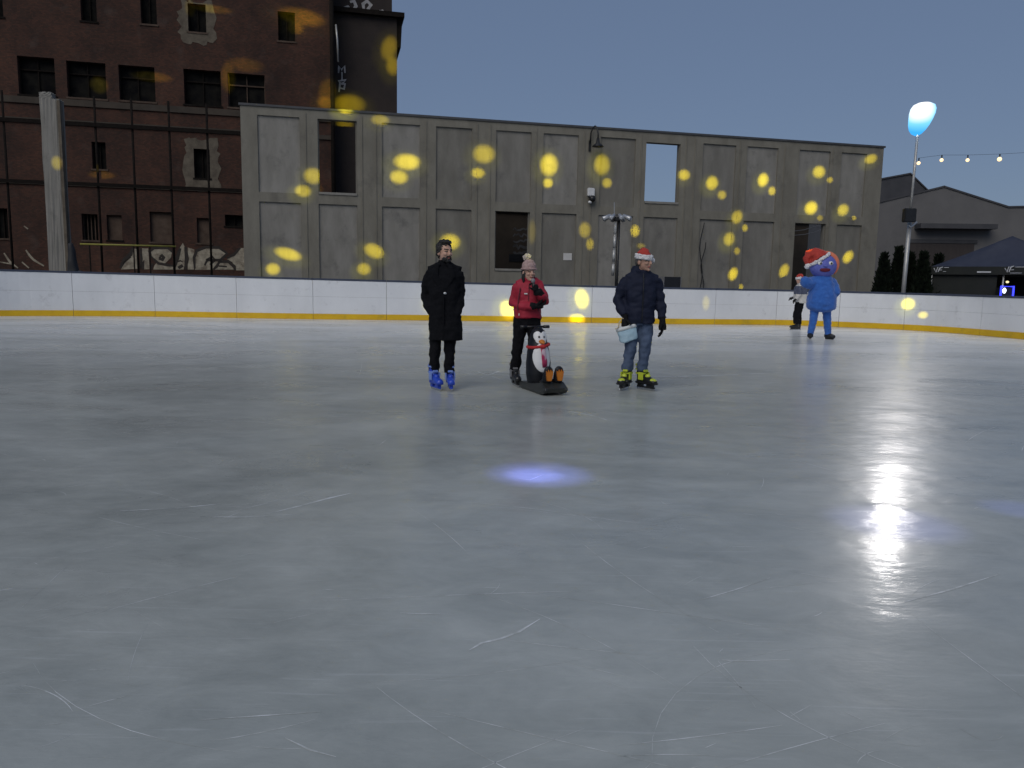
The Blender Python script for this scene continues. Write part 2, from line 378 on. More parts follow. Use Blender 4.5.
# ------------------------------------------------------------------ rink boards
bot = [(0, 316.2), (100, 316.2), (150, 316.6), (250, 318.3), (350, 319.7), (430, 320.5), (550, 322.2), (690, 324.3), (780, 325.0), (840, 327.0), (930, 331.5), (1024, 339.5)]
topp = [(0, 268.6), (100, 272.7), (150, 274.2), (250, 276.5), (350, 280), (430, 281.5), (550, 285), (690, 288.5), (780, 289.5), (840, 291.2), (930, 293.3), (1024, 298)]
def lerp(tab, x):
    if x <= tab[0][0]: return tab[0][1]
    for (a, b), (c, d) in zip(tab, tab[1:]):
        if x <= c: return b + (d - b) * (x - a) / (c - a)
    return tab[-1][1]
ctrl = [Vector((-19.6, -8, 0)), Vector((-19.6, 6, 0)), Vector((-19.6, 16, 0)), Vector((-18.6, 21.6, 0))] + [ground(*p) for p in bot] + [Vector((14.85, 18.5, 0)), Vector((14.95, 14, 0)), Vector((14.95, 4, 0)), Vector((14.95, -8, 0))]
def cr(p0, p1, p2, p3, t):
    def tj(ti, a, b): return ti + max((b - a).length, 1e-4) ** .5
    t0 = 0; t1 = tj(t0, p0, p1); t2 = tj(t1, p1, p2); t3 = tj(t2, p2, p3); t = t1 + (t2 - t1) * t
    A1 = p0 * ((t1 - t) / (t1 - t0)) + p1 * ((t - t0) / (t1 - t0)); A2 = p1 * ((t2 - t) / (t2 - t1)) + p2 * ((t - t1) / (t2 - t1)); A3 = p2 * ((t3 - t) / (t3 - t2)) + p3 * ((t - t2) / (t3 - t2))
    B1 = A1 * ((t2 - t) / (t2 - t0)) + A2 * ((t - t0) / (t2 - t0)); B2 = A2 * ((t3 - t) / (t3 - t1)) + A3 * ((t - t1) / (t3 - t1))
    return B1 * ((t2 - t) / (t2 - t1)) + B2 * ((t - t1) / (t2 - t1))
path = []
cc = [ctrl[0] * 2 - ctrl[1]] + ctrl + [ctrl[-1] * 2 - ctrl[-2]]
for i in range(1, len(cc) - 2):
    for k in range(24): path.append(cr(cc[i - 1], cc[i], cc[i + 1], cc[i + 2], k / 24))
path.append(ctrl[-1].copy())
for _ in range(30):                                   # even out hand-measured wiggles
    path = [path[0]] + [(path[i - 1] + path[i] * 2 + path[i + 1]) / 4 for i in range(1, len(path) - 1)] + [path[-1]]
cum = [0.]
for a, b in zip(path, path[1:]): cum.append(cum[-1] + (b - a).length)
def path_at(s):
    s = max(0, min(cum[-1] - 1e-6, s))
    import bisect
    i = max(0, min(len(path) - 2, bisect.bisect_right(cum, s) - 1))
    return path[i].lerp(path[i + 1], (s - cum[i]) / max(1e-9, cum[i + 1] - cum[i]))
def project(p):
    q = p - CAM; return W / 2 + F * q.dot(rt) / q.dot(fw), H / 2 - F * q.dot(up) / q.dot(fw)
def s_of_px(px):
    best = None
    for i, p in enumerate(path):
        if p.y > 8:
            e = abs(project(p)[0] - px)
            if best is None or e < best[0]: best = (e, cum[i])
    return best[1]
def board_h(p):
    if p.y < 12: return 1.51 if p.x < 0 else 1.17
    px = max(0, min(1024, project(p)[0]))
    d = ray(px, lerp(topp, px)); t = math.hypot(p.x, p.y) / math.hypot(d.x, d.y)
    return (CAM + d * t).z
seams = [s_of_px(x) for x in (73, 156, 238, 315, 388, 459, 525, 590, 652, 714, 775, 839, 904, 980)]
while seams[0] > 3: seams.insert(0, seams[0] - 2.4)
while seams[-1] < cum[-1] - 3: seams.append(seams[-1] + 2.3)
hts = [board_h(path_at(s)) for s in seams]
for _ in range(4): hts = [hts[0]] + [(hts[i - 1] + 2 * hts[i] + hts[i + 1]) / 4 for i in range(1, len(hts) - 1)] + [hts[-1]]
def strip(bm, s0, s1, za, zb, o0, o1, n=8):
    """curved slab along the rink edge; o = offset outwards, za/zb functions of t"""
    rings = []
    for k in range(n + 1):
        t = k / n; s = s0 + (s1 - s0) * t
        p = path_at(s); tg = (path_at(s + .4) - path_at(s - .4)).normalized(); nn = Vector((-tg.y, tg.x, 0))
        rings.append([bm.verts.new((p + nn * o) + Vector((0, 0, z))) for o, z in ((o0, za(t)), (o1, za(t)), (o1, zb(t)), (o0, zb(t)))])
    for a, b in zip(rings, rings[1:]):
        for k in range(4): bm.faces.new((a[k], a[(k + 1) % 4], b[(k + 1) % 4], b[k]))
    bm.faces.new(rings[0][::-1]); bm.faces.new(rings[-1])
boards = tag(empty('rink_boards', path_at(s_of_px(512))), 'white plastic boards with yellow kick strip and navy cap around the ice rink', 'rink boards')
inv = Matrix.Translation(-boards.location)
for i in range(len(seams) - 1):
    s0, s1 = seams[i] + .006, seams[i + 1] - .006; h0, h1 = hts[i], hts[i + 1]
    hh = lambda t: h0 + (h1 - h0) * t
    bm = bmesh.new(); strip(bm, s0, s1, lambda t: .003, lambda t: hh(t) * .56, 0, .05); strip(bm, s0, s1, lambda t: hh(t) * .56 + .004, lambda t: hh(t) - .05, 0, .05)
    bm.transform(inv); pn = link('board_panel', bm, M['board'], boards)
    bm = bmesh.new(); strip(bm, s0, s1, lambda t: .004, lambda t: .19, -.012, -.001); bm.transform(inv); link('kick_plate', bm, M['kick'], pn)
    bm = bmesh.new(); strip(bm, s0, s1, lambda t: hh(t) - .049, lambda t: hh(t) + .015, -.01, .10); bm.transform(inv); link('cap_rail', bm, M['cap'], pn)

# ------------------------------------------------------------------ ground and ice
bm = bmesh.new(); f = bm.faces.new([bm.verts.new(v) for v in ((-400, -200, -.03), (400, -200, -.03), (400, 700, -.03), (-400, 700, -.03))])
structure(link('ground', bm, M['ground']))
bm = bmesh.new()
edge = [path[i] for i in range(0, len(path), 4)] + [path[-1]]
f = bm.faces.new([bm.verts.new((p.x, p.y, 0)) for p in edge])
bmesh.ops.triangulate(bm, faces=[f])
def inside(x, y): return -18.5 < x < 13.5 and .6 < y < 24.5
def scratch(x, y, ang, length, curve, w, n=9):
    pts = []; a = ang
    for k in range(n):
        pts.append(Vector((x, y, .0006)))
        x += math.cos(a) * length / n; y += math.sin(a) * length / n; a += curve / n
    if not all(inside(p.x, p.y) for p in pts): return
    prev = None
    for i, p in enumerate(pts):
        t = (pts[min(i + 1, n - 1)] - pts[max(i - 1, 0)]).normalized(); nn = Vector((-t.y, t.x, 0))
        ww = w * (.15 + .85 * math.sin(math.pi * (i + .3) / (n - .4)))
        cur = (bm.verts.new(p + nn * ww / 2), bm.verts.new(p - nn * ww / 2))
        if prev: bm.faces.new((prev[0], prev[1], cur[1], cur[0])).material_index = 1
        prev = cur
def scratch_px(pts, w):
    g = [ground(*p) for p in pts]; n = len(g); prev = None
    for i, p in enumerate(g):
        t = (g[min(i + 1, n - 1)] - g[max(i - 1, 0)]).normalized(); nn = Vector((-t.y, t.x, 0)); ww = w * (1 if 0 < i < n - 1 else .3)
        cur = (bm.verts.new(p + nn * ww / 2 + Vector((0, 0, .0009))), bm.verts.new(p - nn * ww / 2 + Vector((0, 0, .0009))))
        if prev: bm.faces.new((prev[0], prev[1], cur[1], cur[0])).material_index = 1
        prev = cur
for _ in range(650):
    y = .9 + 21 * random.random() ** 1.25; x = random.uniform(-.8, .75) * y * 1.0
    L = random.choice((.08, .12, .2, .3, .5, .9, 1.8)) * (.5 + y * .07); ang = random.gauss(0, .5) + (math.pi if random.random() < .5 else 0)
    if random.random() < .2: ang = random.uniform(0, 6.3)
    scratch(x, y, ang, L, random.gauss(0, .5), random.uniform(.0010, .0032) * (1 + y * .13))
for pts, w in (([(468, 651), (482, 643), (500, 639), (519, 632), (540, 619)], .012), ([(263, 515), (300, 506), (330, 498), (352, 493)], .02), ([(207, 517), (250, 517), (300, 514)], .014),
               ([(120, 511), (180, 508), (220, 504)], .015), ([(400, 613), (420, 614), (440, 614)], .010), ([(560, 410), (590, 415), (607, 420)], .035), ([(596, 410), (622, 414)], .03),
               ([(510, 478), (530, 480), (545, 474)], .01), ([(700, 600), (735, 590), (770, 578)], .008), ([(905, 602), (950, 590), (1000, 574)], .012), ([(790, 712), (800, 720)], .006),
               ([(845, 712), (862, 720)], .006), ([(722, 660), (735, 661), (790, 660)], .006), ([(285, 738), (310, 750), (336, 757)], .007), ([(200, 720), (260, 716), (320, 712)], .006), ([(240, 331), (300, 331), (345, 330)], .08), ([(560, 378), (700, 376), (800, 372)], .05), ([(480, 378), (500, 371), (516, 374)], .05), ([(455, 379), (478, 372), (506, 381)], .04)):
    scratch_px(pts, w)
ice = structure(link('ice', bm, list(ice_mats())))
for p in ice.data.polygons:
    if p.normal.z < 0: p.flip()

# ------------------------------------------------------------------ concrete facade
PL = at_depth(240, 105, 32.0); Hf = PL.z
dR = ray(884, 148); PR = CAM + dR * ((Hf - CAM.z) / dR.z)
ang = math.atan2(PR.y - PL.y, PR.x - PL.x)
FA = Frame(PL, ang)
uL, uR = 0., (Vector((PR.x, PR.y, 0)) - FA.p0).dot(FA.u)
fac = tag(empty('concrete_facade', FA.p0, ang), 'long grey concrete ruined front with recessed panels and empty openings behind the rink', 'ruined facade')
cols = [(258, 300), (318, 357), (382, 420), (436, 472), (496, 531), (543, 578), (600, 635), (647, 679), (702, 735), (746, 777), (798, 829), (840, 865)]
zt = [FA.uz(x, y)[1] for x, y in ((280, 114), (400, 123), (590, 137), (765, 149), (850, 153))]; ZT = sum(zt) / len(zt)
zb = [FA.uz(x, y)[1] for x, y in ((280, 190), (400, 197), (560, 206), (718, 213))]; ZM1 = sum(zb) / len(zb)
zb = [FA.uz(x, y)[1] for x, y in ((280, 199), (400, 207), (560, 214), (718, 221), (850, 226))]; ZM0 = sum(zb) / len(zb)
ZB = 1.15
holes = []; panels = []
for i, (a, b) in enumerate(cols):
    ym = 155 + i * 2.5
    ua, ub = FA.u_at(a, ym), FA.u_at(b, ym)
    u2, z2 = FA.uz(a, 211)
    for k, (z0, z1) in enumerate(((ZM1, ZT), (ZB, ZM0))):
        opn = (i, k) in ((1, 0), (4, 1), (7, 0), (10, 1))
        if (i, k) == (4, 1): z0 = FA.uz(512, 271)[1]
        if (i, k) == (7, 0): z0, z1 = FA.uz(662, 204)[1], FA.uz(662, 143)[1]; ua -= .08; ub += .03
        holes.append((ua, ub, z0, z1, opn)); 
bm = bmesh.new()
us = [uL, uR] + [h[0] for h in holes] + [h[1] for h in holes]; zs = [-.03, Hf] + [h[2] for h in holes] + [h[3] for h in holes]
wall(bm, us, zs, lambda u, z: any(h[0] < u < h[1] and h[2] < z < h[3] for h in holes), 0, .38)
link('wall_frame', bm, M['concrete'], fac)
bm = bmesh.new(); box(bm, uL - .06, uR + .06, -.05, .43, Hf + .002, Hf + .09); link('coping', bm, M['coping'], fac)
for a, b, z0, z1, opn in holes:
    if not opn:
        bm = bmesh.new(); box(bm, a + .003, b - .003, .075, .30, z0 + .003, z1 - .003)
        q = random.uniform(.1, .22)                     # faint inner rebate
        link('panel', bm, M['panel%d' % random.randrange(3)], fac)
    else:
        sky_ = abs(z1 - FA.uz(662, 143)[1]) < .001
        bm = bmesh.new(); box(bm, a + .01, b - .01, -.04, .36, z0 + .003, z0 + .10); link('window_sill', bm, M['panel1'], fac)
        bm = bmesh.new()
        for x0, x1 in (((b - .03, b - .003),) if sky_ else ((a + .003, a + .05), (b - .05, b - .003))): box(bm, x0, x1, .10, .24, z0 + .105, z1 - .003)
        link('jamb', bm, M['panel2'], fac)
# raised joint ribs between the bays
for px in (306, 362, 376, 426, 477, 490, 536, 584, 592, 641, 686, 695, 740, 785, 833):
    u = FA.u_at(px, 160); bm = bmesh.new(); box(bm, u - .02, u + .02, -.03, -.001, .2, Hf - .12); link('rib', bm, M['concrete'], fac)

# shed seen through the lower openings
sh = tag(empty('shed', FA.p0 + FA.n * 5.0, ang), 'dark brown shed seen through the openings of the concrete front', 'shed')
u0, u1 = FA.u_at(470, 240, 5.), uR - .5
bm = bmesh.new(); box(bm, u0, u1, 0, 6, -.03, 5.0); link('wall', bm, M['shed'], sh)
bm = bmesh.new(); box(bm, u0 - .2, u1 + .2, -.2, 6.2, 5.003, 5.15); link('roof', bm, M['ware_roof'], sh)
def shpx(px, py): return FA.uz(px, py, 5.0)
bm = bmesh.new()
for k in range(5):
    a = shpx(513, 229 + k * 6); b = shpx(529, 229 + k * 6)
    pts = [(a[0] + (b[0] - a[0]) * j / 9, a[1] + random.uniform(-.09, .09)) for j in range(10)]
    ribbon(bm, pts, .09 if k < 3 else .14, .012)
link('graffiti', bm, mat('faded_paint', (.05, .05, .052), (.12, .12, .125), .8, 2.5), sh)
a = shpx(509, 254); b = shpx(529, 262)
bm = bmesh.new(); box(bm, a[0], b[0], -.02, -.002, b[1], a[1]); link('hatch', bm, M['navybox'], sh)
bm = bmesh.new()
for (p, q) in (((786, 232), (822, 224)), ((786, 236), (824, 229))):
    a, b = shpx(*p), shpx(*q); ribbon(bm, [a, ((a[0] + b[0]) / 2, (a[1] + b[1]) / 2 - .1), b], .035, .012)
link('cable', bm, M['greypl'], sh)

# things fixed to the facade
def on_facade(px, py, off=0.):
    u, z = FA.uz(px, py); return FA.p0 + FA.u * u + FA.n * off + Vector((0, 0, z))
g = tag(empty('wall_lamp', on_facade(589.5, 148), ang), 'black gooseneck lamp curving over the top edge of the concrete front', 'wall lamp')
bm = bmesh.new(); box(bm, -.05, .05, -.05, -.001, -.15, .32); link('wall_plate', bm, M['black_metal'], g)
bm = bmesh.new(); tube(bm, [(0, -.06, .2), (.0, -.14, .62), (.06, -.22, .84), (.13, -.30, .90), (.20, -.36, .84), (.25, -.40, .55), (.25, -.40, .35)], .035, 8); link('arm', bm, M['black_metal'], g, True)
bm = bmesh.new(); loft(bm, [(.0, .25, -.4, .26, .26), (.06, .25, -.4, .22, .22), (.16, .25, -.4, .09, .09), (.36, .25, -.4, .06, .06)], pw=2); link('lamp_shade', bm, M['black_metal'], g, True)
g = tag(empty('security_camera', on_facade(590, 196.5), ang), 'white security camera with black dome on the concrete front', 'security camera')
bm = bmesh.new(); box(bm, -.16, .16, -.2, -.001, 0, .36, bevel=.03); link('housing', bm, M['white_cam'], g)
bm = bmesh.new(); ell(bm, (0.05, -.18, -.12), (.15, .15, .15)); link('dome', bm, M['blackpl'], g, True)
bm = bmesh.new(); ell(bm, (-.05, -.16, -.27), (.09, .09, .07)); link('lens_cover', bm, M['white_cam'], g, True)
g = on_facade(568, 257)
bm = bmesh.new(); box(bm, -.2, .2, .055, .072, -.14, .17); o = link('notice', bm, M['paper']); o.location = g; o.rotation_euler = (0, 0, ang)
tag(o, 'small blank white paper notice stuck on the concrete front right of the woman', 'notice')
g = on_facade(699, 290)
bm = bmesh.new()
for k, (dx, h) in enumerate(((0, 3.1), (.1, 2.2))):
    tube(bm, [(dx + .10 * math.sin(t * .9 + k), -.06 - .01 * k, h * t / 8 + .02) for t in range(9)], .022, 6)
o = link('hanging_cable', bm, M['cable']); o.location = g - FA.n * 0; o.rotation_euler = (0, 0, ang)
tag(o, 'black cables hanging down the concrete front right of the man in the Santa hat', 'cable')
g = on_facade(661, 290, -.9); g.z = 0
t = tag(empty('flight_case', g, ang), 'black equipment case standing between boards and concrete front', 'case')
zc = FA.uz(661, 277)[1]
bm = bmesh.new(); box(bm, -.42, .42, -.3, .3, .05, zc, bevel=.02); link('body', bm, M['navybox'], t)
for sx in (-.43, .40):
    bm = bmesh.new(); box(bm, sx, sx + .03, -.31, .31, .05, zc + .01); link('edge_trim', bm, M['greypl'], t)

# ------------------------------------------------------------------ brick building
PB = at_depth(240, 150, 47.0); BA = Frame(PB, ang)
bb = tag(empty('brick_building', BA.p0, ang), 'derelict dark brick factory with broken windows and graffiti at the left', 'factory')
wins = [(80, -26, 96, 21), (188, 4, 206, 32), (278, 12, 295, 41), (18, 57, 55, 95), (67, 62, 106, 98), (119, 66, 155, 101), (184, 70, 221, 105), (228, 74, 265, 108),
        (92, 142, 106, 169), (194, 149, 210, 178), (-16, 208, 8, 238), (82, 214, 98, 240), (107, 215, 122, 240), (150, 212, 172, 242), (197, 218, 211, 243), (225, 215, 243, 226), (-30, 140, -12, 168), (-60, 54, -14, 93), (-16, -30, 2, 16), (140, -30, 156, 24)]
WR = []
for x0, y0, x1, y1 in wins:
    ua, z1 = BA.uz(x0, (y0 + y1) / 2)[0], BA.uz((x0 + x1) / 2, y0)[1]; ub, z0 = BA.uz(x1, (y0 + y1) / 2)[0], BA.uz((x0 + x1) / 2, y1)[1]
    WR.append((ua, ub, z0, z1))
UR1 = BA.u_at(334, 60); UL1 = BA.u_at(-260, 100); ZTOP = 24.
bm = bmesh.new()
wall(bm, [UL1, UR1] + [w[0] for w in WR] + [w[1] for w in WR], [-.03, ZTOP] + [w[2] for w in WR] + [w[3] for w in WR],
     lambda u, z: any(w[0] < u < w[1] and w[2] < z < w[3] for w in WR), 0, .55)
box(bm, UL1 + .01, UR1 - .01, 6, 6.4, -.03, ZTOP - .01); box(bm, UR1 - .4, UR1 - .001, .553, 6, -.03, ZTOP - .01)
link('wall', bm, M['brick'], bb)
M['bricked_up'] = mat('bricked_up', (.055, .034, .023), (.095, .064, .046), .9, 2, bump=.3)
for k, (a, b, z0, z1) in enumerate(WR):
    filled = k in (12, 13, 14)
    bm = bmesh.new(); box(bm, a + .002, b - .002, .22 if filled else .40, .5, z0 + .002, z1 - .002)
    w = link('window', bm, M['bricked_up'] if filled else M['void'], bb)
    if filled: w['label'] = 'bricked up window'
    else:
        bm = bmesh.new()
        n = 4 if k in (11, 10) else 2
        for j in range(n + 1):
            x = a + .03 + (b - a - .06) * j / n; box(bm, x - .025, x + .025, .30, .36, z0 + .003, z1 - .003)
        zz = z0 + (z1 - z0) * .66
        if k in (3, 4, 5, 6, 7, 17): box(bm, a + .006, b - .006, .28, .385, zz, zz + .07)
        link('bars', bm, M['bricked_up'] if k in (7, 11) else M['dark_steel'], w)
    bm = bmesh.new(); box(bm, a - .08, b + .08, -.05, .2, z0 - .1, z0 - .002); link('sill', bm, M['bricked_up'] if k % 3 else M['dark_steel'], w)
# pale plaster left around two windows
def patch(k, mx, mz0, mz1):
    a, b, z0, z1 = WR[k]; bm = bmesh.new()
    outer = [];
    for x, z in [(a - mx, z0 - mz0), ((a + b) / 2, z0 - mz0 * 1.2), (b + mx, z0 - mz0), (b + mx * 1.1, (z0 + z1) / 2), (b + mx * .8, z1 + mz1), ((a + b) / 2, z1 + mz1 * .9), (a - mx * .8, z1 + mz1), (a - mx * 1.1, (z0 + z1) / 2)]:
        outer.append((x, z))
    rim = []
    for i in range(8):
        p, q = outer[i], outer[(i + 1) % 8]
        for j in range(5):
            t_ = j / 5; rim.append((p[0] + (q[0] - p[0]) * t_ + random.uniform(-.13, .13), p[1] + (q[1] - p[1]) * t_ + random.uniform(-.13, .13)))
    inner = [(a, z0), ((a + b) / 2, z0), (b, z0), (b, (z0 + z1) / 2), (b, z1), ((a + b) / 2, z1), (a, z1), (a, (z0 + z1) / 2)]
    inn = []
    for i in range(8):
        p, q = inner[i], inner[(i + 1) % 8]
        for j in range(5): inn.append((p[0] + (q[0] - p[0]) * j / 5, p[1] + (q[1] - p[1]) * j / 5))
    n = len(rim)
    vo = [bm.verts.new((p[0], -.018, p[1])) for p in rim]; vi = [bm.verts.new((p[0], -.018, p[1])) for p in inn]
    vb = [bm.verts.new((p[0], -.001, p[1])) for p in rim]
    for i in range(n):
        j = (i + 1) % n; bm.faces.new((vo[i], vo[j], vi[j], vi[i])); bm.faces.new((vo[i], vb[i], vb[j], vo[j]))
    link('plaster_patch', bm, M['plaster'], bb)
patch(1, .45, .55, .2); patch(9, .5, .6, .55)
# string courses
for (xa, ya, xb, yb, hgt) in ((0, 102, 240, 110, .35), (0, 119, 240, 132, .25), (0, 183, 240, 189, .22)):
    z = (BA.uz(xa, ya)[1] + BA.uz(xb, yb)[1]) / 2
    bm = bmesh.new(); box(bm, UL1, UR1 - .002, -.09, -.001, z - hgt / 2, z + hgt / 2); link('string_course', bm, M['shed'], bb)
# corner pipe
u = BA.u_at(332, 50); bm = bmesh.new(); tube(bm, [(u, -.18, 0), (u, -.18, ZTOP)], .13, 10); link('downpipe', bm, M['dark_steel'], bb, True)
u = BA.u_at(336, 50); bm = bmesh.new(); tube(bm, [(u + .12, -.10, BA.uz(333, 62)[1]), (u + .08, -.12, BA.uz(333, 40)[1]), (u, -.12, BA.uz(333, 25)[1])], .06, 8); link('pipe', bm, M['galv'], bb, True)
# darker stair tower with cornice
TF = 1.2
def bpx(px, py, off=TF): return BA.uz(px, py, off)
M['brickdark'] = mat('sooty_brick', (.024, .018, .016), (.036, .026, .022), .9, .8, detail=8, bump=.3, bscale=10)
uA, uB = UR1 + .01, bpx(397, 80)[0]; zC = bpx(370, 16)[1]
bm = bmesh.new(); box(bm, uA, uB, TF, 7, -.03, zC); link('stair_tower', bm, M['brickdark'], bb)
uT = bpx(404, 15)[0]
bm = bmesh.new(); box(bm, uA, uT, TF - .35, 7.3, zC + .003, zC + .28); link('cornice', bm, M['dark_steel'], bb)
zk = bpx(400, 47)[1]; bm = bmesh.new()
vsx = [(uB + .003, zC - .003), (uT - .1, zC - .003), (uB + .25, zk), (uB + .003, zk)]
fr = [bm.verts.new((x, TF + .1, z)) for x, z in vsx]; bk = [bm.verts.new((x, 7, z)) for x, z in vsx]
bm.faces.new(fr[::-1]); bm.faces.new(bk)
for i in range(4): bm.faces.new((fr[i], fr[(i + 1) % 4], bk[(i + 1) % 4], bk[i]))
link('eaves', bm, M['dark_steel'], bb)
uP = bpx(392, 5, TF + .5)[0]
bm = bmesh.new(); box(bm, uA, uP, TF + .5, 6.8, zC + .285, ZTOP - 1); link('parapet', bm, M['brickdark'], bb)
# graffiti: strokes measured on the wall
for pts in ([(343, 8), (348, 7), (351, 11)], [(350, 2), (354, 1), (356, 6), (353, 11), (357, 12)], [(364, 10), (363, 4), (367, 1), (371, 5), (368, 9), (372, 13)], [(366, 12), (370, 12)], [(379, 11), (382, 12), (383, 10)], [(375, 13), (377, 12)]):
    bm = bmesh.new(); ribbon(bm, [BA.uz(x, y, TF + .5) for x, y in pts], .22, -(TF + .5) + .012); link('graffiti_stroke', bm, M['spraywhite'], bb)
for pts in ([(338.5, 73), (339, 66), (341.5, 70), (344.5, 66), (345, 73)], [(342, 72), (342, 80)], [(338, 81), (346, 80), (342, 84), (339, 82)], [(339, 92), (340, 84), (345, 84), (344, 89), (340, 88)]):
    bm = bmesh.new(); ribbon(bm, [BA.uz(x, y, TF) for x, y in pts], .14, -TF + .012); link('graffiti_stroke', bm, M['spraywhite'], bb)
def gz(p): return BA.uz(115 + p[0] / 7.585, 235 + p[1] / 7.585)
bm = bmesh.new()
for pl in ([(45, 262), (60, 235), (110, 150), (130, 100), (172, 108), (188, 255)], [(205, 100), (252, 102), (262, 258), (212, 262)],
           [(262, 120), (290, 96), (400, 98), (432, 130), (425, 170), (380, 215), (440, 240), (440, 262), (290, 262), (300, 230), (320, 205), (270, 160)],
           [(470, 190), (490, 100), (515, 60), (528, 90), (532, 200), (520, 262), (460, 262)], [(552, 95), (602, 110), (598, 262), (552, 262)],
           [(610, 140), (650, 98), (780, 96), (845, 140), (800, 190), (880, 205), (910, 262), (606, 264)], [(850, 185), (880, 150), (950, 100), (985, 98), (988, 268), (915, 268), (890, 205)]):
    bm = bmesh.new(); poly(bm, [gz(p) for p in pl], -.006); link('graffiti_fill', bm, M['spray'], bb)
for pts, w in (([(40, 250), (70, 190), (120, 145), (132, 98)], .22), ([(60, 215), (120, 165)], .15), ([(190, 250), (215, 200), (212, 262)], .25), ([(192, 100), (200, 180), (196, 250)], .16),
               ([(275, 170), (262, 125), (295, 98), (400, 96), (436, 130)], .17), ([(275, 165), (330, 215), (400, 228), (445, 235)], .16), ([(340, 165), (355, 155), (370, 170), (360, 188), (342, 180), (340, 165)], .2), ([(275, 262), (285, 215)], .18),
               ([(450, 250), (470, 180), (495, 100)], .24), ([(470, 205), (495, 195), (515, 205)], .10), ([(535, 90), (545, 180), (535, 262)], .24), ([(480, 250), (515, 230)], .3),
               ([(605, 255), (600, 170), (620, 120), (690, 92), (790, 96), (850, 140), (800, 190), (700, 190), (680, 230)], .17), ([(690, 190), (740, 165), (760, 190), (720, 225)], .16), ([(780, 205), (860, 200), (905, 240), (912, 268)], .2), ([(785, 235), (850, 240)], .16), ([(850, 175), (900, 150), (950, 98)], .18), ([(800, 190), (770, 240), (745, 262)], .17)):
    bm = bmesh.new(); ribbon(bm, [gz(p) for p in pts], w, .012); link('graffiti_outline', bm, M['spraydark'], bb)
for pts in ([(4, 253), (10, 262), (18, 268)], [(26, 250), (30, 256), (34, 260), (44, 266)], [(22, 262), (29, 268)], [(0, 262), (12, 264)], [(24, 226), (28, 229)]):
    bm = bmesh.new(); ribbon(bm, [BA.uz(x, y) for x, y in pts], .12, .012); link('graffiti_stroke', bm, M['spray'], bb)

# steel frame in front of the brick building
SF = Frame(at_depth(120, 200, 38.), ang)
sf = tag(empty('steel_frame', SF.p0, ang), 'thin dark steel frame of poles and rails before the brick factory', 'frame')
tops = [SF.uz(x, y)[1] for x, y in ((20, 120), (130, 128), (230, 133))]; zf = sum(tops) / 3; zr = (SF.uz(20, 183)[1] + SF.uz(230, 189)[1]) / 2
for pt, pb in ((-22, -8), (3, 13), (93, 104), (130, 140), (168, 175), (205, 213), (43, 51)):
    u = (SF.u_at(pt, 110) + SF.u_at(pb, 270)) / 2
    bm = bmesh.new(); tube(bm, [(u, 0, -.03), (u, 0, SF.uz(120, 98)[1])], .055, 8); link('pole', bm, M['dark_steel'], sf, True)
ua, ub = SF.u_at(-60, 150), SF.u_at(241, 150)
for z, r_ in ((zf, .09), (zr, .08)):
    bm = bmesh.new(); box(bm, ua, ub, -.16, -.06, z - r_, z + r_); link('rail', bm, M['dark_steel'], sf)

# free-standing grey concrete slab
SL = Frame(at_depth(55, 200, 33.5), ang)
sb = tag(empty('concrete_slab', SL.p0, ang), 'tall broken grey concrete pillar standing alone left of the concrete front', 'pillar')
a, z1 = SL.uz(44, 180)[0], SL.uz(46, 92)[1]; b = SL.u_at(64, 180); z2 = SL.uz(56, 99)[1]
bm = bmesh.new()
mid = a + (b - a) * .62
wall(bm, [a, mid, b], [-.03, z2, z1], lambda u, z: u > mid and z > z2, 0, .5)
bmesh.ops.subdivide_edges(bm, edges=bm.edges, cuts=6, use_grid_fill=True)
for v in bm.verts:
    if v.co.z > .5: v.co += Vector((random.uniform(-.02, .02), random.uniform(-.015, .015), random.uniform(-.03, .03)))
link('slab', bm, M['panel1'], sb)
bm = bmesh.new(); box(bm, b - .10, b + .015, -.06, .3, -.03, z2 - .05); link('edge_rib', bm, M['plaster'], sb)

# yellow-green rail and dark trestle
YR = Frame(at_depth(120, 246, 34.), ang)
yr = tag(empty('safety_rail', YR.p0, ang), 'yellow green safety rail below the barred factory window', 'rail')
ua, za = YR.uz(80, 243); ub, zb_ = YR.uz(176, 247.5); zz = (za + zb_) / 2
bm = bmesh.new(); tube(bm, [(ua, 0, zz), (ub, 0, zz)], .038, 8); link('top_rail', bm, M['rail'], yr, True)
for px in (90, 134, 150):
    u = YR.u_at(px, 255); bm = bmesh.new(); tube(bm, [(u, 0, -.03), (u, 0, zz - .04)], .03, 8); link('post', bm, M['dark_steel'], yr, True)
tp = at_depth(74, 262, 31.); tp.z = 0
tr = tag(empty('covered_stand', tp, ang), 'dark covered stand beside the free standing concrete pillar', 'stand')
zc = at_depth(74, 243, 31.).z
bm = bmesh.new(); loft(bm, [(0, 0, 0, .42, .3), (.8, -.03, 0, .3, .25), (1.6, -.05, 0, .2, .18), (zc, -.08, 0, .09, .09)], 14)
o = link('cover', bm, M['navybox'], tr); bake(o, .05, 2, wrinkle=[(.05, (3, 3, 2), 0)])
bm = bmesh.new(); tube(bm, [(.0, -.2, 1.2), (.28, -.25, 1.5), (.42, -.2, 1.4)], .08, 8); link('arm', bm, M['navybox'], tr, True)

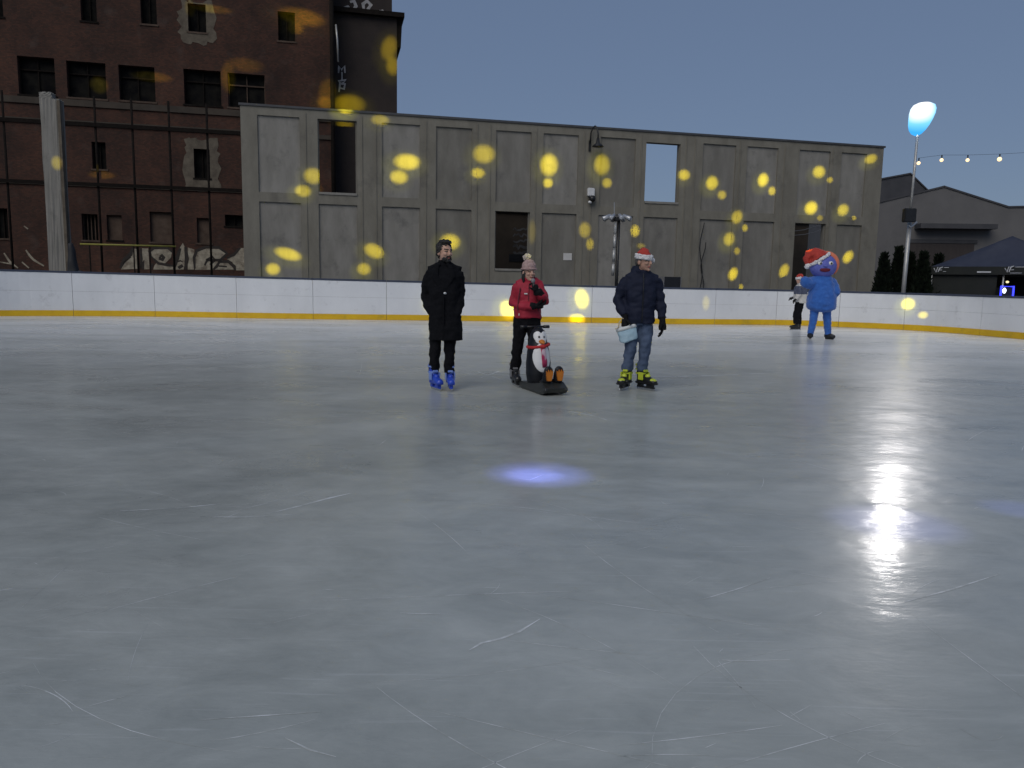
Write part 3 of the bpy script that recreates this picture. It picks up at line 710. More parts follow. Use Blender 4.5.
# ------------------------------------------------------------------ right side: warehouse, roof behind, conifers, tent
WA = Frame(at_depth(944, 230, 50.), R(-4))
wh = tag(empty('warehouse', WA.p0, R(-4)), 'grey rendered warehouse with low gable and wide dark door at the right', 'warehouse')
gl = [WA.uz(*p) for p in ((850, 210), (944, 187.5), (1008, 208), (1100, 206))]
prof = [(gl[0][0], -.03), (gl[3][0], -.03), (gl[3][0], gl[2][1]), (gl[2][0], gl[2][1]), (gl[1][0], gl[1][1]), (gl[0][0], gl[0][1])]
def prism(bm, prof, y0, y1):
    a = [bm.verts.new((x, y0, z)) for x, z in prof]; b = [bm.verts.new((x, y1, z)) for x, z in prof]
    bm.faces.new(a[::-1]); bm.faces.new(b)
    for i in range(len(prof)): bm.faces.new((a[i], a[(i + 1) % len(prof)], b[(i + 1) % len(prof)], b[i]))
bm = bmesh.new(); prism(bm, prof, 0, 18); link('wall', bm, M['ware'], wh)
for (p, q) in ((gl[0], gl[1]), (gl[1], gl[2]), (gl[2], gl[3])):
    bm = bmesh.new(); prism(bm, [(p[0] - .02, p[1] + .01), (q[0] + .02, q[1] + .01), (q[0] + .02, q[1] + .12), (p[0] - .02, p[1] + .12)], -.06, 18.3); link('roof', bm, M['ware_roof'], wh)
a = WA.uz(915, 219); b = WA.uz(990, 230)
bm = bmesh.new(); box(bm, a[0], b[0], -.9, -.002, b[1], b[1] + .3); link('awning', bm, M['ware_roof'], wh)
a = WA.uz(908, 242); b = WA.uz(970, 290)
bm = bmesh.new(); box(bm, a[0], b[0], -.03, -.002, -.03, a[1]); d_ = link('door', bm, M['darkdoor'], wh)
bm = bmesh.new(); box(bm, a[0] - .15, b[0] + .15, -.07, -.035, a[1] - .05, a[1] + .18); link('lintel', bm, M['ware_roof'], d_)
BG = Frame(at_depth(905, 200, 66.), R(6))
hb = tag(empty('roofed_house', BG.p0, R(6)), 'dark roofed house rising behind the grey warehouse', 'house')
pr = [BG.uz(*p) for p in ((862, 183), (913, 173.5), (932, 196))]
bm = bmesh.new(); prism(bm, [(pr[0][0], -.03), (pr[2][0] + 1, -.03), (pr[2][0] + 1, pr[2][1] - .5), (pr[1][0], pr[1][1] - .02), (pr[0][0], pr[0][1] - .02)], .4, 12); link('wall', bm, M['ware_roof'], hb)
for (p, q) in ((pr[0], pr[1]), (pr[1], (pr[2][0] + 1.4, pr[2][1] - .8))):
    bm = bmesh.new(); prism(bm, [(p[0], p[1]), (q[0], q[1]), (q[0], q[1] + .12), (p[0], p[1] + .12)], .3, 12.3); link('roof', bm, M['ware_roof'], hb)

def conifer(px, pytop, Y, rad, label):
    p = at_depth(px, 292, Y); hgt = at_depth(px, pytop, Y).z
    t = tag(empty('conifer', (p.x, p.y, 0)), label, 'conifer', 'conifers behind the boards')
    bm = bmesh.new(); tube(bm, [(0, 0, -.03), (0, 0, hgt * .5), (.02, 0, hgt * .93)], [.09, .06, .015], 7); link('trunk', bm, M['bark'], t)
    bm = bmesh.new()
    for _ in range(2600):
        z = hgt * (.03 + .97 * random.random() ** 1.15); fz = z / hgt
        rr = rad * min(1, (1.02 - fz) * 1.35) ** .9 * (1 + .22 * mnoise.noise(Vector((px, z * 1.6, 0)))) * (.55 + .45 * random.random() ** .5)
        a = random.uniform(0, 6.283); rr *= 1 + .15 * mnoise.noise(Vector((math.cos(a) * 2, math.sin(a) * 2 + px, z * 2)))
        c = Vector((math.cos(a) * rr, math.sin(a) * rr, z)); s = random.uniform(.06, .15)
        d = (Vector((math.cos(a) * .5, math.sin(a) * .5, 1)) + Vector((random.gauss(0, .3), random.gauss(0, .3), 0))).normalized(); sd = d.cross(Vector((random.gauss(0, 1), random.gauss(0, 1), random.gauss(0, 1)))).normalized()
        bm.faces.new([bm.verts.new(v) for v in (c - sd * s * .4, c + d * s * .5 - sd * s * .5, c + d * s * 1.9, c + d * s * .5 + sd * s * .5)])
    link('crown', bm, M['leaf'], t)
for px, py, Y, rad, lb in ((882, 256, 31.5, .40, 'dark slim conifer nearest the right end of the concrete front'), (896, 250, 31.8, .40, 'dark slim conifer just left of the lamp pole'), (908, 256, 32.2, .40, 'dark slim conifer directly behind the lamp pole'),
                           (921, 255, 31.6, .42, 'dark slim conifer just right of the lamp pole'), (936, 257, 32.0, .42, 'dark slim conifer touching the left corner of the tent')):
    conifer(px, py, Y, rad, lb)

# pop-up tent
TY = 30.0
tc_ = at_depth(1007, 290, TY + 1.5); trz = -math.atan2(tc_.x, tc_.y)
tent = tag(empty('canopy_tent', (tc_.x, tc_.y, 0), trz), 'dark navy pop up tent with white lettering on its valance', 'tent')
TFm = Frame(tc_, trz)
hw = -TFm.u_at(931, 270, -1.5)
ze = TFm.uz(950, 266.5, -1.5)[1]; zv = TFm.uz(950, 274.5, -1.5)[1]; za_ = TFm.uz(1007, 236)[1]
bm = bmesh.new()
crn = [(-hw, -1.5), (hw, -1.5), (hw, 1.5), (-hw, 1.5)]
rows = 8
for k in range(4):
    A, B = Vector((*crn[k], ze)), Vector((*crn[(k + 1) % 4], ze)); T = Vector((0, 0, za_))
    prev = None
    for j in range(rows + 1):
        t_ = j / rows; sag = -.10 * math.sin(math.pi * t_)
        cur = [bm.verts.new(A.lerp(T, t_).lerp(B.lerp(T, t_), q / 6) + Vector((0, 0, sag * (1 if 0 < q < 6 else .3)))) for q in range(7)]
        if prev:
            for q in range(6): bm.faces.new((prev[q], prev[q + 1], cur[q + 1], cur[q]))
        prev = cur
bmesh.ops.remove_doubles(bm, verts=bm.verts, dist=.001)
link('roof', bm, M['tent'], tent, True)
bm = bmesh.new()
for k in range(4):
    A, B = Vector((*crn[k], 0)), Vector((*crn[(k + 1) % 4], 0))
    for q in range(10):
        a, b = A.lerp(B, q / 10), A.lerp(B, (q + 1) / 10)
        bm.faces.new([bm.verts.new((v.x, v.y, z)) for v, z in ((a, zv), (b, zv), (b, ze), (a, ze))])
val = link('valance', bm, M['tentdark'], tent)
bm = bmesh.new()
yv = -1.5
def tpx(px, py):
    return TFm.uz(px, py, -1.5)
for pts, w in (([(934, 268), (936, 272), (938, 267)], .05), ([(938, 272), (940, 268), (943, 267)], .05), ([(939, 270), (942, 270)], .04), ([(944, 267.5), (949, 267.5)], .03), ([(943, 271.5), (946, 271.5)], .03),
               ([(1005, 268), (1007, 272), (1009, 266.5)], .05), ([(1009, 272), (1011, 267), (1014, 266)], .05), ([(1011, 270), (1014, 269.6)], .04), ([(1015, 267), (1024, 267)], .03), ([(1010, 273), (1022, 273)], .03)):
    ribbon(bm, [tpx(*p) for p in pts], w, 1.512)
link('lettering', bm, M['chalk'], val)
bm = bmesh.new(); a = tpx(977, 272); b = tpx(991, 272); box(bm, a[0], b[0], -1.53, -1.51, a[1] - .03, a[1] + .03); link('white_strip', bm, M['chalk'], val)
for x, y in crn + [(tpx(1002, 280)[0], -1.42)]:
    bm = bmesh.new(); tube(bm, [(x + (.04 if x < 0 else -.04), y * .97, -.03), (x + (.04 if x < 0 else -.04), y * .97, zv + .02)], .035, 8); link('leg', bm, M['galv'], tent, True)
bm = bmesh.new(); box(bm, -hw + .1, hw - .1, 1.38, 1.43, 0, zv - .003); box(bm, -hw + .06, tpx(1000, 280)[0] - .1, -1.36, -1.32, 0, zv - .003); link('side_wall', bm, M['tentdark'], tent)
p = at_depth(1008, 290, TY); p.z = 0
nb = tag(empty('neon_display', p), 'small counter display edged with glowing blue light under the tent', 'display')
xa = at_depth(1000.5, 290, TY).x - p.x; xb = at_depth(1013, 290, TY).x - p.x; zt_ = at_depth(1008, 286.5, TY).z
bm = bmesh.new(); box(bm, xa, xb, 0, .3, 0, zt_ - .05); link('counter', bm, M['navybox'], nb)
bm = bmesh.new(); tube(bm, [(xa, -.03, zt_ - .5), (xa, -.03, zt_), (xb, -.03, zt_), (xb, -.03, zt_ - .5)], .035, 8); link('light_strip', bm, M['blueled'], nb, True)
bm = bmesh.new(); ell(bm, (xa + .12, -.05, zt_ - .16), (.06, .05, .10)); link('lamp', bm, M['whiteled'], nb, True)
bm = bmesh.new(); q = at_depth(1009, 282, TY); ell(bm, (q.x - p.x, .1, q.z), (.06, .05, .045)); link('bulb', bm, M['warmled'], nb, True)
bm = bmesh.new(); tube(bm, [(q.x - p.x, .1, zt_ - .06), (q.x - p.x, .1, q.z - .04)], .012, 6); link('stem', bm, M['black_metal'], nb)

# lamp pole with glowing balloon
LY = 28.6
pb = at_depth(903, 292, LY); pt_ = at_depth(917.5, 135, LY)
lp = tag(empty('balloon_lamp', (pb.x, pb.y, 0)), 'tall pole lamp topped by a glowing white and blue balloon', 'lamp')
O = Vector((pb.x, pb.y, 0)); base = Vector((0, 0, -.03)); tip = pt_ - O
lean = lambda z: Vector((tip.x * z / tip.z, 0, z))
zj = at_depth(908, 222, LY).z
bm = bmesh.new(); tube(bm, [base, lean(zj)], .075, 12); link('lower_pole', bm, M['galv'], lp, True)
bm = bmesh.new(); tube(bm, [lean(zj), tip], .045, 10); link('upper_pole', bm, M['galv'], lp, True)
bc = at_depth(921, 118, LY) - O
bm = bmesh.new()
loft(bm, [(bc.z - .62, bc.x - .12, 0, .05, .05), (bc.z - .55, bc.x - .12, 0, .17, .18), (bc.z - .42, bc.x - .10, 0, .27, .28), (bc.z - .25, bc.x - .06, 0, .34, .36), (bc.z - .05, bc.x - .01, 0, .39, .40), (bc.z + .15, bc.x + .03, 0, .425, .42), (bc.z + .32, bc.x + .06, 0, .42, .40), (bc.z + .44, bc.x + .08, 0, .36, .34), (bc.z + .51, bc.x + .08, 0, .22, .22), (bc.z + .53, bc.x + .08, 0, .05, .05)], 28, pw=2)
lm = bpy.data.materials.new('lit_balloon_skin'); lm.use_nodes = True; n = lm.node_tree; n.nodes.clear()
no = n.nodes.new('ShaderNodeOutputMaterial'); ne = n.nodes.new('ShaderNodeEmission'); ntp = n.nodes.new('ShaderNodeBsdfTransparent'); nx = n.nodes.new('ShaderNodeMixShader'); nx.inputs[0].default_value = .65
ntc = n.nodes.new('ShaderNodeTexCoord'); nd = n.nodes.new('ShaderNodeVectorMath'); nd.operation = 'DISTANCE'; nd.inputs[1].default_value = (bc.x - .16, -.25, bc.z + .26)
nr = n.nodes.new('ShaderNodeValToRGB'); nr.color_ramp.elements[0].position = .34; nr.color_ramp.elements[0].color = (1, 1, 1, 1)
nr.color_ramp.elements[1].position = .80; nr.color_ramp.elements[1].color = (.03, .34, .80, 1); e_ = nr.color_ramp.elements.new(.55); e_.color = (.20, .62, .95, 1)
n.links.new(ntc.outputs['Object'], nd.inputs[0]); n.links.new(nd.outputs['Value'], nr.inputs[0]); n.links.new(nr.outputs[0], ne.inputs[0]); ne.inputs[1].default_value = 1.2
n.links.new(ntp.outputs[0], nx.inputs[1]); n.links.new(ne.outputs[0], nx.inputs[2]); n.links.new(nx.outputs[0], no.inputs[0])
link('lit_balloon', bm, lm, lp, True)
ll = bpy.data.lights.new('balloon_bulb', 'SPOT'); ll.energy = 2300; ll.spot_size = R(120); ll.spot_blend = .8; ll.shadow_soft_size = .33; ll.color = (1, .95, .92)
lo_ = bpy.data.objects.new('balloon_bulb', ll); COL.objects.link(lo_); lo_.location = O + bc + Vector((0, 0, .2)); lo_.rotation_euler = (Vector((2, 8, 0)) - lo_.location).to_track_quat('-Z', 'Y').to_euler()
sp = lean(at_depth(907, 216, LY).z)
bm = bmesh.new(); box(bm, sp.x - .36, sp.x + .05, -.36, -.11, sp.z - .24, sp.z + .24, bevel=.02); link('speaker', bm, M['blackpl'], lp)
bm = bmesh.new(); tube(bm, [(sp.x - .1, -.1, sp.z - .3), (sp.x, -.11, sp.z - .42), (sp.x + .2, -.12, sp.z - .22)], .035, 8); link('clamp', bm, M['silver'], lp, True)

# string of bulbs
sx = empty('string_lights', at_depth(919, 158, LY)); tag(sx, 'string of warm bulbs leading right from the lamp pole', 'string lights')
O2 = sx.location.copy()
anch = [at_depth(919, 158, LY), at_depth(942, 155, LY + .2), at_depth(968, 155, LY + .1), at_depth(1000, 154, LY - .4), at_depth(1036, 152, LY - 1), at_depth(1090, 148, LY - 2)]
bm = bmesh.new(); tube(bm, [p - O2 for p in anch], .005, 5); link('cable', bm, M['cable'], sx)
for (px, py), p in zip(((920, 162), (942, 161), (968.5, 160.5), (999.5, 159), (1036, 157)), anch):
    bm = bmesh.new(); d = p - O2; r_ = .062 if px < 990 else .075
    ell(bm, (d.x, d.y, d.z - .18), (r_, r_, r_)); bl = link('bulb', bm, M['bulb'], sx, True)
    bm = bmesh.new(); tube(bm, [(d.x, d.y, d.z), (d.x, d.y, d.z - .10)], .025, 6); link('socket', bm, M['cable'], bl)

# floodlight mast
MY = 28.4
mp_ = at_depth(616, 288, MY); ms = tag(empty('floodlight_mast', (mp_.x, mp_.y, 0)), 'black mast with a ring of small silver spotlights behind the man in the Santa hat', 'mast')
O = Vector((mp_.x, mp_.y, 0))
def mpx(px, py): return at_depth(px, py, MY) - O
t_ = mpx(619, 217)
bm = bmesh.new(); tube(bm, [(0, 0, 0), (t_.x, 0, t_.z)], .06, 10); link('pole', bm, M['black_metal'], ms, True)
bm = bmesh.new(); a, b = mpx(612.5, 276), mpx(615.5, 221); a.y = b.y = -.05
for k in range(4):
    p, q = a.lerp(b, k / 4 + .01), a.lerp(b, (k + 1) / 4 - .03); tube(bm, [p, q], .055, 10)
tube(bm, [a, b], .03, 8); link('light_tube', bm, M['galv'], ms, True)
hub = mpx(617, 218)
bm = bmesh.new(); loft(bm, [(hub.z - .12, hub.x, 0, .12, .12), (hub.z + .06, hub.x, 0, .14, .14), (hub.z + .12, hub.x, 0, .06, .06)], 12); link('hub', bm, M['black_metal'], ms, True)
for k in range(8):
    a_ = k * math.pi / 4 + .2; d = Vector((math.cos(a_), math.sin(a_), 0)); c = Vector((hub.x, 0, hub.z + .02))
    bm = bmesh.new(); tube(bm, [c + d * .22, c + d * .25 + Vector((0, 0, .06)), c + d * .52 - Vector((0, 0, .06)), c + d * .54 - Vector((0, 0, .07))], [.045, .06, .085, .07], 10); s_ = link('spotlight', bm, M['silver'], ms, True)
    bm = bmesh.new(); tube(bm, [c, c + d * .24], .02, 6); link('arm', bm, M['black_metal'], s_)
bm = bmesh.new(); tube(bm, [(hub.x - .1, 0, hub.z + .1), (hub.x - .12, 0, hub.z + .55)], .012, 6); link('antenna', bm, M['silver'], ms)

# ------------------------------------------------------------------ people
def hand(bm, wrist, d, palm, side, size=1., curl=.5, grip=False):
    """palm and five fingers; d = direction of the hand, palm = way the palm faces, side = thumb side"""
    d = Vector(d).normalized(); palm = Vector(palm); palm = (palm - d * palm.dot(d)).normalized(); sd = Vector(side); sd = (sd - d * sd.dot(d) - palm * sd.dot(palm)).normalized()
    w = Vector(wrist); s = size
    tube(bm, [w - d * .03 * s, w + d * .02 * s, w + d * .06 * s, w + d * .095 * s], [.027 * s, .032 * s, .04 * s, .038 * s], 12)
    for k, (o, L) in enumerate(((.030, .072), (.010, .082), (-.011, .076), (-.030, .058))):
        p = w + d * .075 * s + sd * o * s; pts = [p]; a = 0.; dd = d
        for j, seg in enumerate((.25, .42, .30, .25)):
            a += (0 if j == 0 else curl * (1 + .08 * k))
            dd = d * math.cos(a) + palm * math.sin(a); pts.append(pts[-1] + dd * L * seg * s * 1.05)
        tube(bm, pts, [.0115 * s, .0115 * s, .0105 * s, .0098 * s, .007 * s], 8)
    p = w + d * .025 * s + sd * .03 * s; t1 = (sd * .75 + d * .6 + palm * .3).normalized(); t2 = (d * .8 + palm * (.3 + curl * .6) + sd * .2).normalized()
    tube(bm, [p - sd * .015 * s, p + t1 * .03 * s, p + t1 * .045 * s + t2 * .025 * s, p + t1 * .045 * s + t2 * .05 * s], [.014 * s, .0135 * s, .012 * s, .008 * s], 8)
def head_parts(bm, HM, s=1., jaw=1.):
    def e(c, r): ell(bm, Vector(c) * s, (r[0] * s, r[1] * s, r[2] * s), HM)
    e((0, .012, .03), (.076, .096, .090)); e((0, -.02, -.03), (.063, .076, .085)); e((0, -.036, -.078), (.046 * jaw, .05, .038)); e((0, -.088, .034), (.048, .014, .011))
    e((.077, .012, -.008), (.013, .026, .033)); e((-.077, .012, -.008), (.013, .026, .033)); e((.036, -.07, -.02), (.026, .026, .022)); e((-.036, -.07, -.02), (.026, .026, .022))
    tube(bm, [HM @ (Vector(q) * s) for q in ((0, -.088, .028), (0, -.102, .004), (0, -.112, -.022), (0, -.096, -.034))], [.009 * s, .012 * s, .016 * s, .012 * s], 8)
    e((.030, -.086, .010), (.014, .010, .008)); e((-.030, -.086, .010), (.014, .010, .008)); e((0, -.092, -.060), (.024, .012, .009)); e((0, -.080, -.098), (.022, .018, .016))
def face_paint(HM, s=1., skin=0, smile=False):
    I = HM.inverted()
    def fn(c):
        q = (I @ c) / s
        if q.y > -.045: return None
        if (abs(abs(q.x) - .030) < .013 and abs(q.z - .011) < .0065): return 1
        if abs(abs(q.x) - .031) < .019 and abs(q.z - .036) < .006: return 2
        if abs(q.x) < .026 and abs(q.z + .060) < .0085 and q.y < -.07: return 4 if smile and abs(q.z + .058) < .005 else 3
        return None
    return fn
def body(name, J, HM, skinmat, browmat, label, loc, rz=0., hs_=1., smile=False, thin=1., hands=()):
    bm = bmesh.new()
    k = thin
    for sd in ('l', 'r'):
        tube(bm, [J['hip' + sd], J['knee' + sd], J['ank' + sd]], [.075 * k, .05 * k, .036 * k], 12)
        tube(bm, [J['ank' + sd], Vector(J['ank' + sd]) + Vector((0, -.03, -.06))], [.035, .022], 8)
        tube(bm, [J['sh' + sd], J['el' + sd], J['wr' + sd]], [.036 * k, .03 * k, .022 * k], 12)
    hl, hr, sl_, sr_ = (Vector(J[q]) for q in ('hipl', 'hipr', 'shl', 'shr'))
    pc = (hl + hr) / 2; sc_ = (sl_ + sr_) / 2; nk = Vector(J['neck'])
    loft(bm, [(pc.z - .06, pc.x, pc.y, .12 * k, .09 * k), (pc.z + .08, pc.x, pc.y, .14 * k, .095 * k), ((pc.z + sc_.z) / 2, (pc.x + sc_.x) / 2, (pc.y + sc_.y) / 2, .12 * k, .085 * k), (sc_.z - .08, sc_.x, sc_.y, .14 * k, .09 * k), (sc_.z + .03, sc_.x, sc_.y, .10 * k, .06 * k)], 20)
    tube(bm, [sl_ - Vector((0, 0, .015)), sc_, sr_ - Vector((0, 0, .015))], [.04 * k, .05 * k, .04 * k], 12)
    tube(bm, [sc_, nk, HM @ Vector((0, .015, -.03))], [.065, .052, .05], 14)
    head_parts(bm, HM, hs_)
    for hnd in hands: hand(bm, *hnd)
    o = link(name, bm, [skinmat, M['eyes'], browmat, M['lips'], M['teeth']])
    bake(o, .0065, 2)
    paint(o, lambda c: 0); paint(o, face_paint(HM, hs_, smile=smile))
    o.location = loc; o.rotation_euler = (0, 0, rz)
    tag(o, label, 'person'); return o
def skate(parent, x, y, yaw, mb, extra=None, h=.30, s=1., legtop=None, solemat=None):
    """boot, soleplate, blade; front is -y before yaw"""
    T = Matrix.Translation((x, y, 0)) @ Matrix.Rotation(yaw, 4, 'Z') @ Matrix.Diagonal((s, s, s, 1))
    bm = bmesh.new()
    tube(bm, [(0, .07, .125), (0, .03, .135), (0, -.05, .13), (0, -.13, .115), (0, -.185, .105), (0, -.205, .10)], [(.03, .03), (.046, .055), (.046, .05), (.05, .038), (.043, .03), (.02, .018)], 16)
    tube(bm, [(0, .04, .09), (0, .035, .16), (0, .04, .23), (0, .045, h)], [(.05, .05), (.05, .056), (.052, .058), (.058, .064)], 16)
    box(bm, -.04, .04, -.195, .085, .078, .10)
    bm.transform(T); o = link('skate', bm, mb, parent); bake(o, .007, 2)
    bm = bmesh.new()
    for y0, y1 in ((-.16, -.07), (.01, .075)): box(bm, -.022, .022, y0, y1, .036, .079)
    box(bm, -.011, .011, -.185, .095, .028, .045); bm.transform(T); link('blade_holder', bm, solemat or M['blackpl'], o)
    bm = bmesh.new()
    prof_ = [(-.20, .014), (-.19, .004), (-.16, 0), (.08, 0), (.10, .005), (.10, .034), (-.19, .034)]
    a = [bm.verts.new((-.003, yy, zz)) for yy, zz in prof_]; b = [bm.verts.new((.003, yy, zz)) for yy, zz in prof_]
    bm.faces.new(a); bm.faces.new(b[::-1])
    for i in range(len(a)): bm.faces.new((a[i], a[(i + 1) % len(a)], b[(i + 1) % len(a)], b[i]))
    bm.transform(T); link('blade', bm, M['steel'], o)
    if extra:
        bm = bmesh.new()
        for q in extra.get('bands', ()):          # straps over the boot
            z0, z1, yc, ry = q
            loft(bm, [(z0, 0, yc, .058, ry), (z1, 0, yc, .061, ry)], 18)
        bm.transform(T); link('strap', bm, extra['mat'], o)
        bm = bmesh.new(); ell(bm, (0, -.145, .118), (.045, .06, .032)); ell(bm, (0, -.07, .165), (.034, .035, .03)); bm.transform(T); link('toe_cap', bm, extra['cap'], o, True)
        for q in ((.046, .060, -.045, .035, .12, .21), (-.060, -.046, -.045, .035, .12, .21), (-.03, .03, -.05, -.02, .215, .24)):
            bm = bmesh.new(); box(bm, *q, bevel=.004); bm.transform(T); link('buckle', bm, extra['cap2'], o)
    return o
def trousers(parent, J, m, rth=.098, rk=.072, ra=.062, waist=.95, wr_=(.165, .125), wrinkle=.009, zend=.2):
    bm = bmesh.new()
    for sd in 'lr':
        h, k, a = (Vector(J[q + sd]) for q in ('hip', 'knee', 'ank'))
        e = k.lerp(a, max(0, min(1, (k.z - zend) / (k.z - a.z))))
        tube(bm, [h + Vector((0, 0, .03)), h.lerp(k, .45), k, k.lerp(e, .5), e], [rth, rth * .92, rk, rk * .97, ra], 16)
    hc = (Vector(J['hipl']) + Vector(J['hipr'])) / 2
    loft(bm, [(hc.z - .07, hc.x, hc.y, wr_[0] * .9, wr_[1] * .92), (hc.z + .03, hc.x, hc.y, wr_[0], wr_[1]), (waist, hc.x, hc.y, wr_[0] * .95, wr_[1])], 20)
    o = link('trousers', bm, m, parent)
    return bake(o, .010, 2, wrinkle=[(wrinkle * 1.8, (8, 8, 9), 3.1), (wrinkle, (18, 14, 20), 8.)])
def garment(name, parent, st, sleeves, m, wrinkle=.006, voxel=.010, extra=None):
    bm = bmesh.new(); loft(bm, st, 30)
    for pts, rad in sleeves: tube(bm, pts, rad, 16)
    if extra: extra(bm)
    a, b = Vector(sleeves[0][0][0]), Vector(sleeves[1][0][0]); c = (a + b) / 2
    tube(bm, [a.lerp(c, -.08), a.lerp(c, .45) + Vector((0, .0, .035)), c + Vector((0, 0, .055)), b.lerp(c, .45) + Vector((0, .0, .035)), b.lerp(c, -.08)], [.062, .075, .08, .075, .062], 16)
    o = link(name, bm, m, parent)
    return bake(o, voxel, 3, wrinkle=[(wrinkle * 1.7, (6, 6, 10), 1.7), (wrinkle, (14, 14, 22), 5.3)])
def santa_hat(parent, HM, s=1., droop=1.):
    bm = bmesh.new(); P = lambda q: HM @ (Vector(q) * s)
    tube(bm, [P((0, .0, .055)), P((0, .01, .092)), P((droop * .02, .015, .114)), P((droop * .06, .02, .120)), P((droop * .095, .02, .112)), P((droop * .12, .01, .09)), P((droop * .13, .01, .07))], [.090 * s, .083 * s, .06 * s, .045 * s, .035 * s, .026 * s, .015 * s], 18)
    o = link('santa_hat', bm, M['santa'], parent); bake(o, .008, 3, wrinkle=[(.008, (20, 20, 20), 2.)])
    bm = bmesh.new(); ring = []
    n = 26
    for k in range(n + 1):
        a = 2 * math.pi * k / n; ring.append(P((.080 * math.cos(a), .004 + .096 * math.sin(a), .046 + .012 * math.sin(a))))
    
    tube(bm, ring, .021 * s, 10); tube(bm, [q + HM.to_3x3() @ Vector((0, 0, .026 * s)) for q in ring], .020 * s, 10); b_ = link('fur_band', bm, M['fur'], o); bake(b_, .007, 1, wrinkle=[(.008, (40, 40, 40), 1.)])
    bm = bmesh.new(); ell(bm, P((droop * .125, -.05, .02)), (.030 * s,) * 3); b_ = link('pompom', bm, M['fur'], o); bake(b_, .007, 0, wrinkle=[(.010, (45, 45, 45), 1.)])
    return o
def HMat(c, yaw=0., pitch=0., roll=0.):
    return Matrix.Translation(Vector(c)) @ Matrix.Rotation(yaw, 4, 'Z') @ Matrix.Rotation(roll, 4, 'Y') @ Matrix.Rotation(pitch, 4, 'X')

# --- man in the black coat
g = ground(443, 389.5)
HM = HMat((.012, -.01, 1.645), R(38), R(2))
J = dict(hipl=(-.085, .0, .90), hipr=(.085, .0, .90), kneel=(-.095, -.02, .52), kneer=(.075, -.02, .52), ankl=(-.115, .03, .17), ankr=(.075, .03, .17), toel=(-.09, -.10, .12), toer=(.085, -.10, .12),
         shl=(-.175, .02, 1.42), shr=(.185, .02, 1.42), ell=(-.225, .05, 1.14), elr=(.205, .05, 1.15), wrl=(-.145, -.02, .96), wrr=(.15, -.02, .96), neck=(.005, .015, 1.50))
man = body('person', J, HM, M['skin'], M['hair'], 'bearded man in a long black coat and blue skates, hands in pockets', (g.x, g.y, 0),
           hands=(((-.145, -.02, .96), (.25, -.05, -1), (1, 0, 0), (0, -1, 0), .85, .25), ((.15, -.02, .96), (-.2, -.05, -1), (-1, 0, 0), (0, -1, 0), .85, .25)))
coat = garment('coat', man, [(.605, .03, .0, .205, .155), (.75, .025, .0, .205, .15), (.92, .012, .0, .195, .14), (1.08, .003, .0, .178, .128), (1.24, .003, .005, .192, .132), (1.37, .005, .015, .205, .125), (1.435, .005, .02, .195, .105), (1.475, .005, .02, .125, .085), (1.52, .005, .015, .072, .072), (1.555, .008, .012, .066, .068)],
               [([(-.155, .02, 1.415), (-.195, .03, 1.30), (-.222, .05, 1.14), (-.195, -.01, 1.03), (-.150, -.055, .95), (-.12, -.07, .88)], [.066, .064, .058, .054, .052, .04]), ([(.165, .02, 1.415), (.185, .03, 1.30), (.198, .05, 1.15), (.192, -.01, 1.04), (.175, -.055, .95), (.14, -.07, .88)], [.066, .064, .056, .052, .052, .04]),
                ([(-.12, .02, 1.48), (-.205, .02, 1.465)], [.03, .02]), ([(.13, .02, 1.48), (.215, .02, 1.46)], [.03, .02])], M['coat'], .0095)
bm = bmesh.new()
for sgn in (-1, 1):                                       # lapels and pocket flaps
    v = [(sgn * .015 + .005, -.118, 1.20), (sgn * .10 + .005, -.105, 1.37), (sgn * .075 + .005, -.07, 1.49), (sgn * .035 + .005, -.075, 1.51)]
    tube(bm, v, [(.022, .008), (.045, .01), (.03, .012), (.018, .012)], 8)
box(bm, .012, .022, -.165, -.12, .62, 1.12)
o = link('lapel', bm, M['coat'], coat); bake(o, .007, 2)
bm = bmesh.new()
ell(bm, (.03, -.150, 1.165), (.02, .008, .013)); link('button', bm, M['silver'], coat, True)
trousers(man, J, M['blacktrousers'], .092, .068, .058, .93, zend=.21)
skate(man, -.105, -.01, R(28), M['bluesk'], dict(bands=[(.20, .225, .04, .064), (.27, .29, .045, .069)], mat=M['bluelight'], cap=M['bluesk'], cap2=M['bluelight']), h=.31, solemat=M['bluesk'])
skate(man, .085, .0, R(10), M['bluesk'], dict(bands=[(.20, .225, .04, .064), (.27, .29, .045, .069)], mat=M['bluelight'], cap=M['bluesk'], cap2=M['bluelight']), h=.31, solemat=M['bluesk'])
bm = bmesh.new()
for c, r_ in (((0, .03, .06), (.084, .098, .078)), ((0, .085, .0), (.068, .04, .075)), ((0, -.012, .122), (.066, .068, .026)), ((.015, -.040, .118), (.045, .030, .024)), ((-.03, -.036, .114), (.04, .03, .024)), ((.074, .015, .03), (.016, .045, .05)), ((-.074, .015, .03), (.016, .045, .05)), ((.0, .02, .125), (.06, .07, .022))): ell(bm, c, r_, HM)
o = link('hair', bm, M['hair'], man); bake(o, .0065, 1, wrinkle=[(.016, (45, 45, 45), 4.), (.008, (90, 90, 90), 2.)])
bm = bmesh.new()
for c, r_ in (((0, -.066, -.098), (.040, .036, .026)), ((.042, -.05, -.078), (.016, .034, .032)), ((-.042, -.05, -.078), (.016, .034, .032)), ((0, -.096, -.046), (.030, .010, .007)), ((.028, -.088, -.062), (.008, .010, .018)), ((-.028, -.088, -.062), (.008, .010, .018))): ell(bm, c, r_, HM)
o = link('beard', bm, M['hair'], man); bake(o, .0055, 1, wrinkle=[(.006, (80, 80, 80), 4.)])

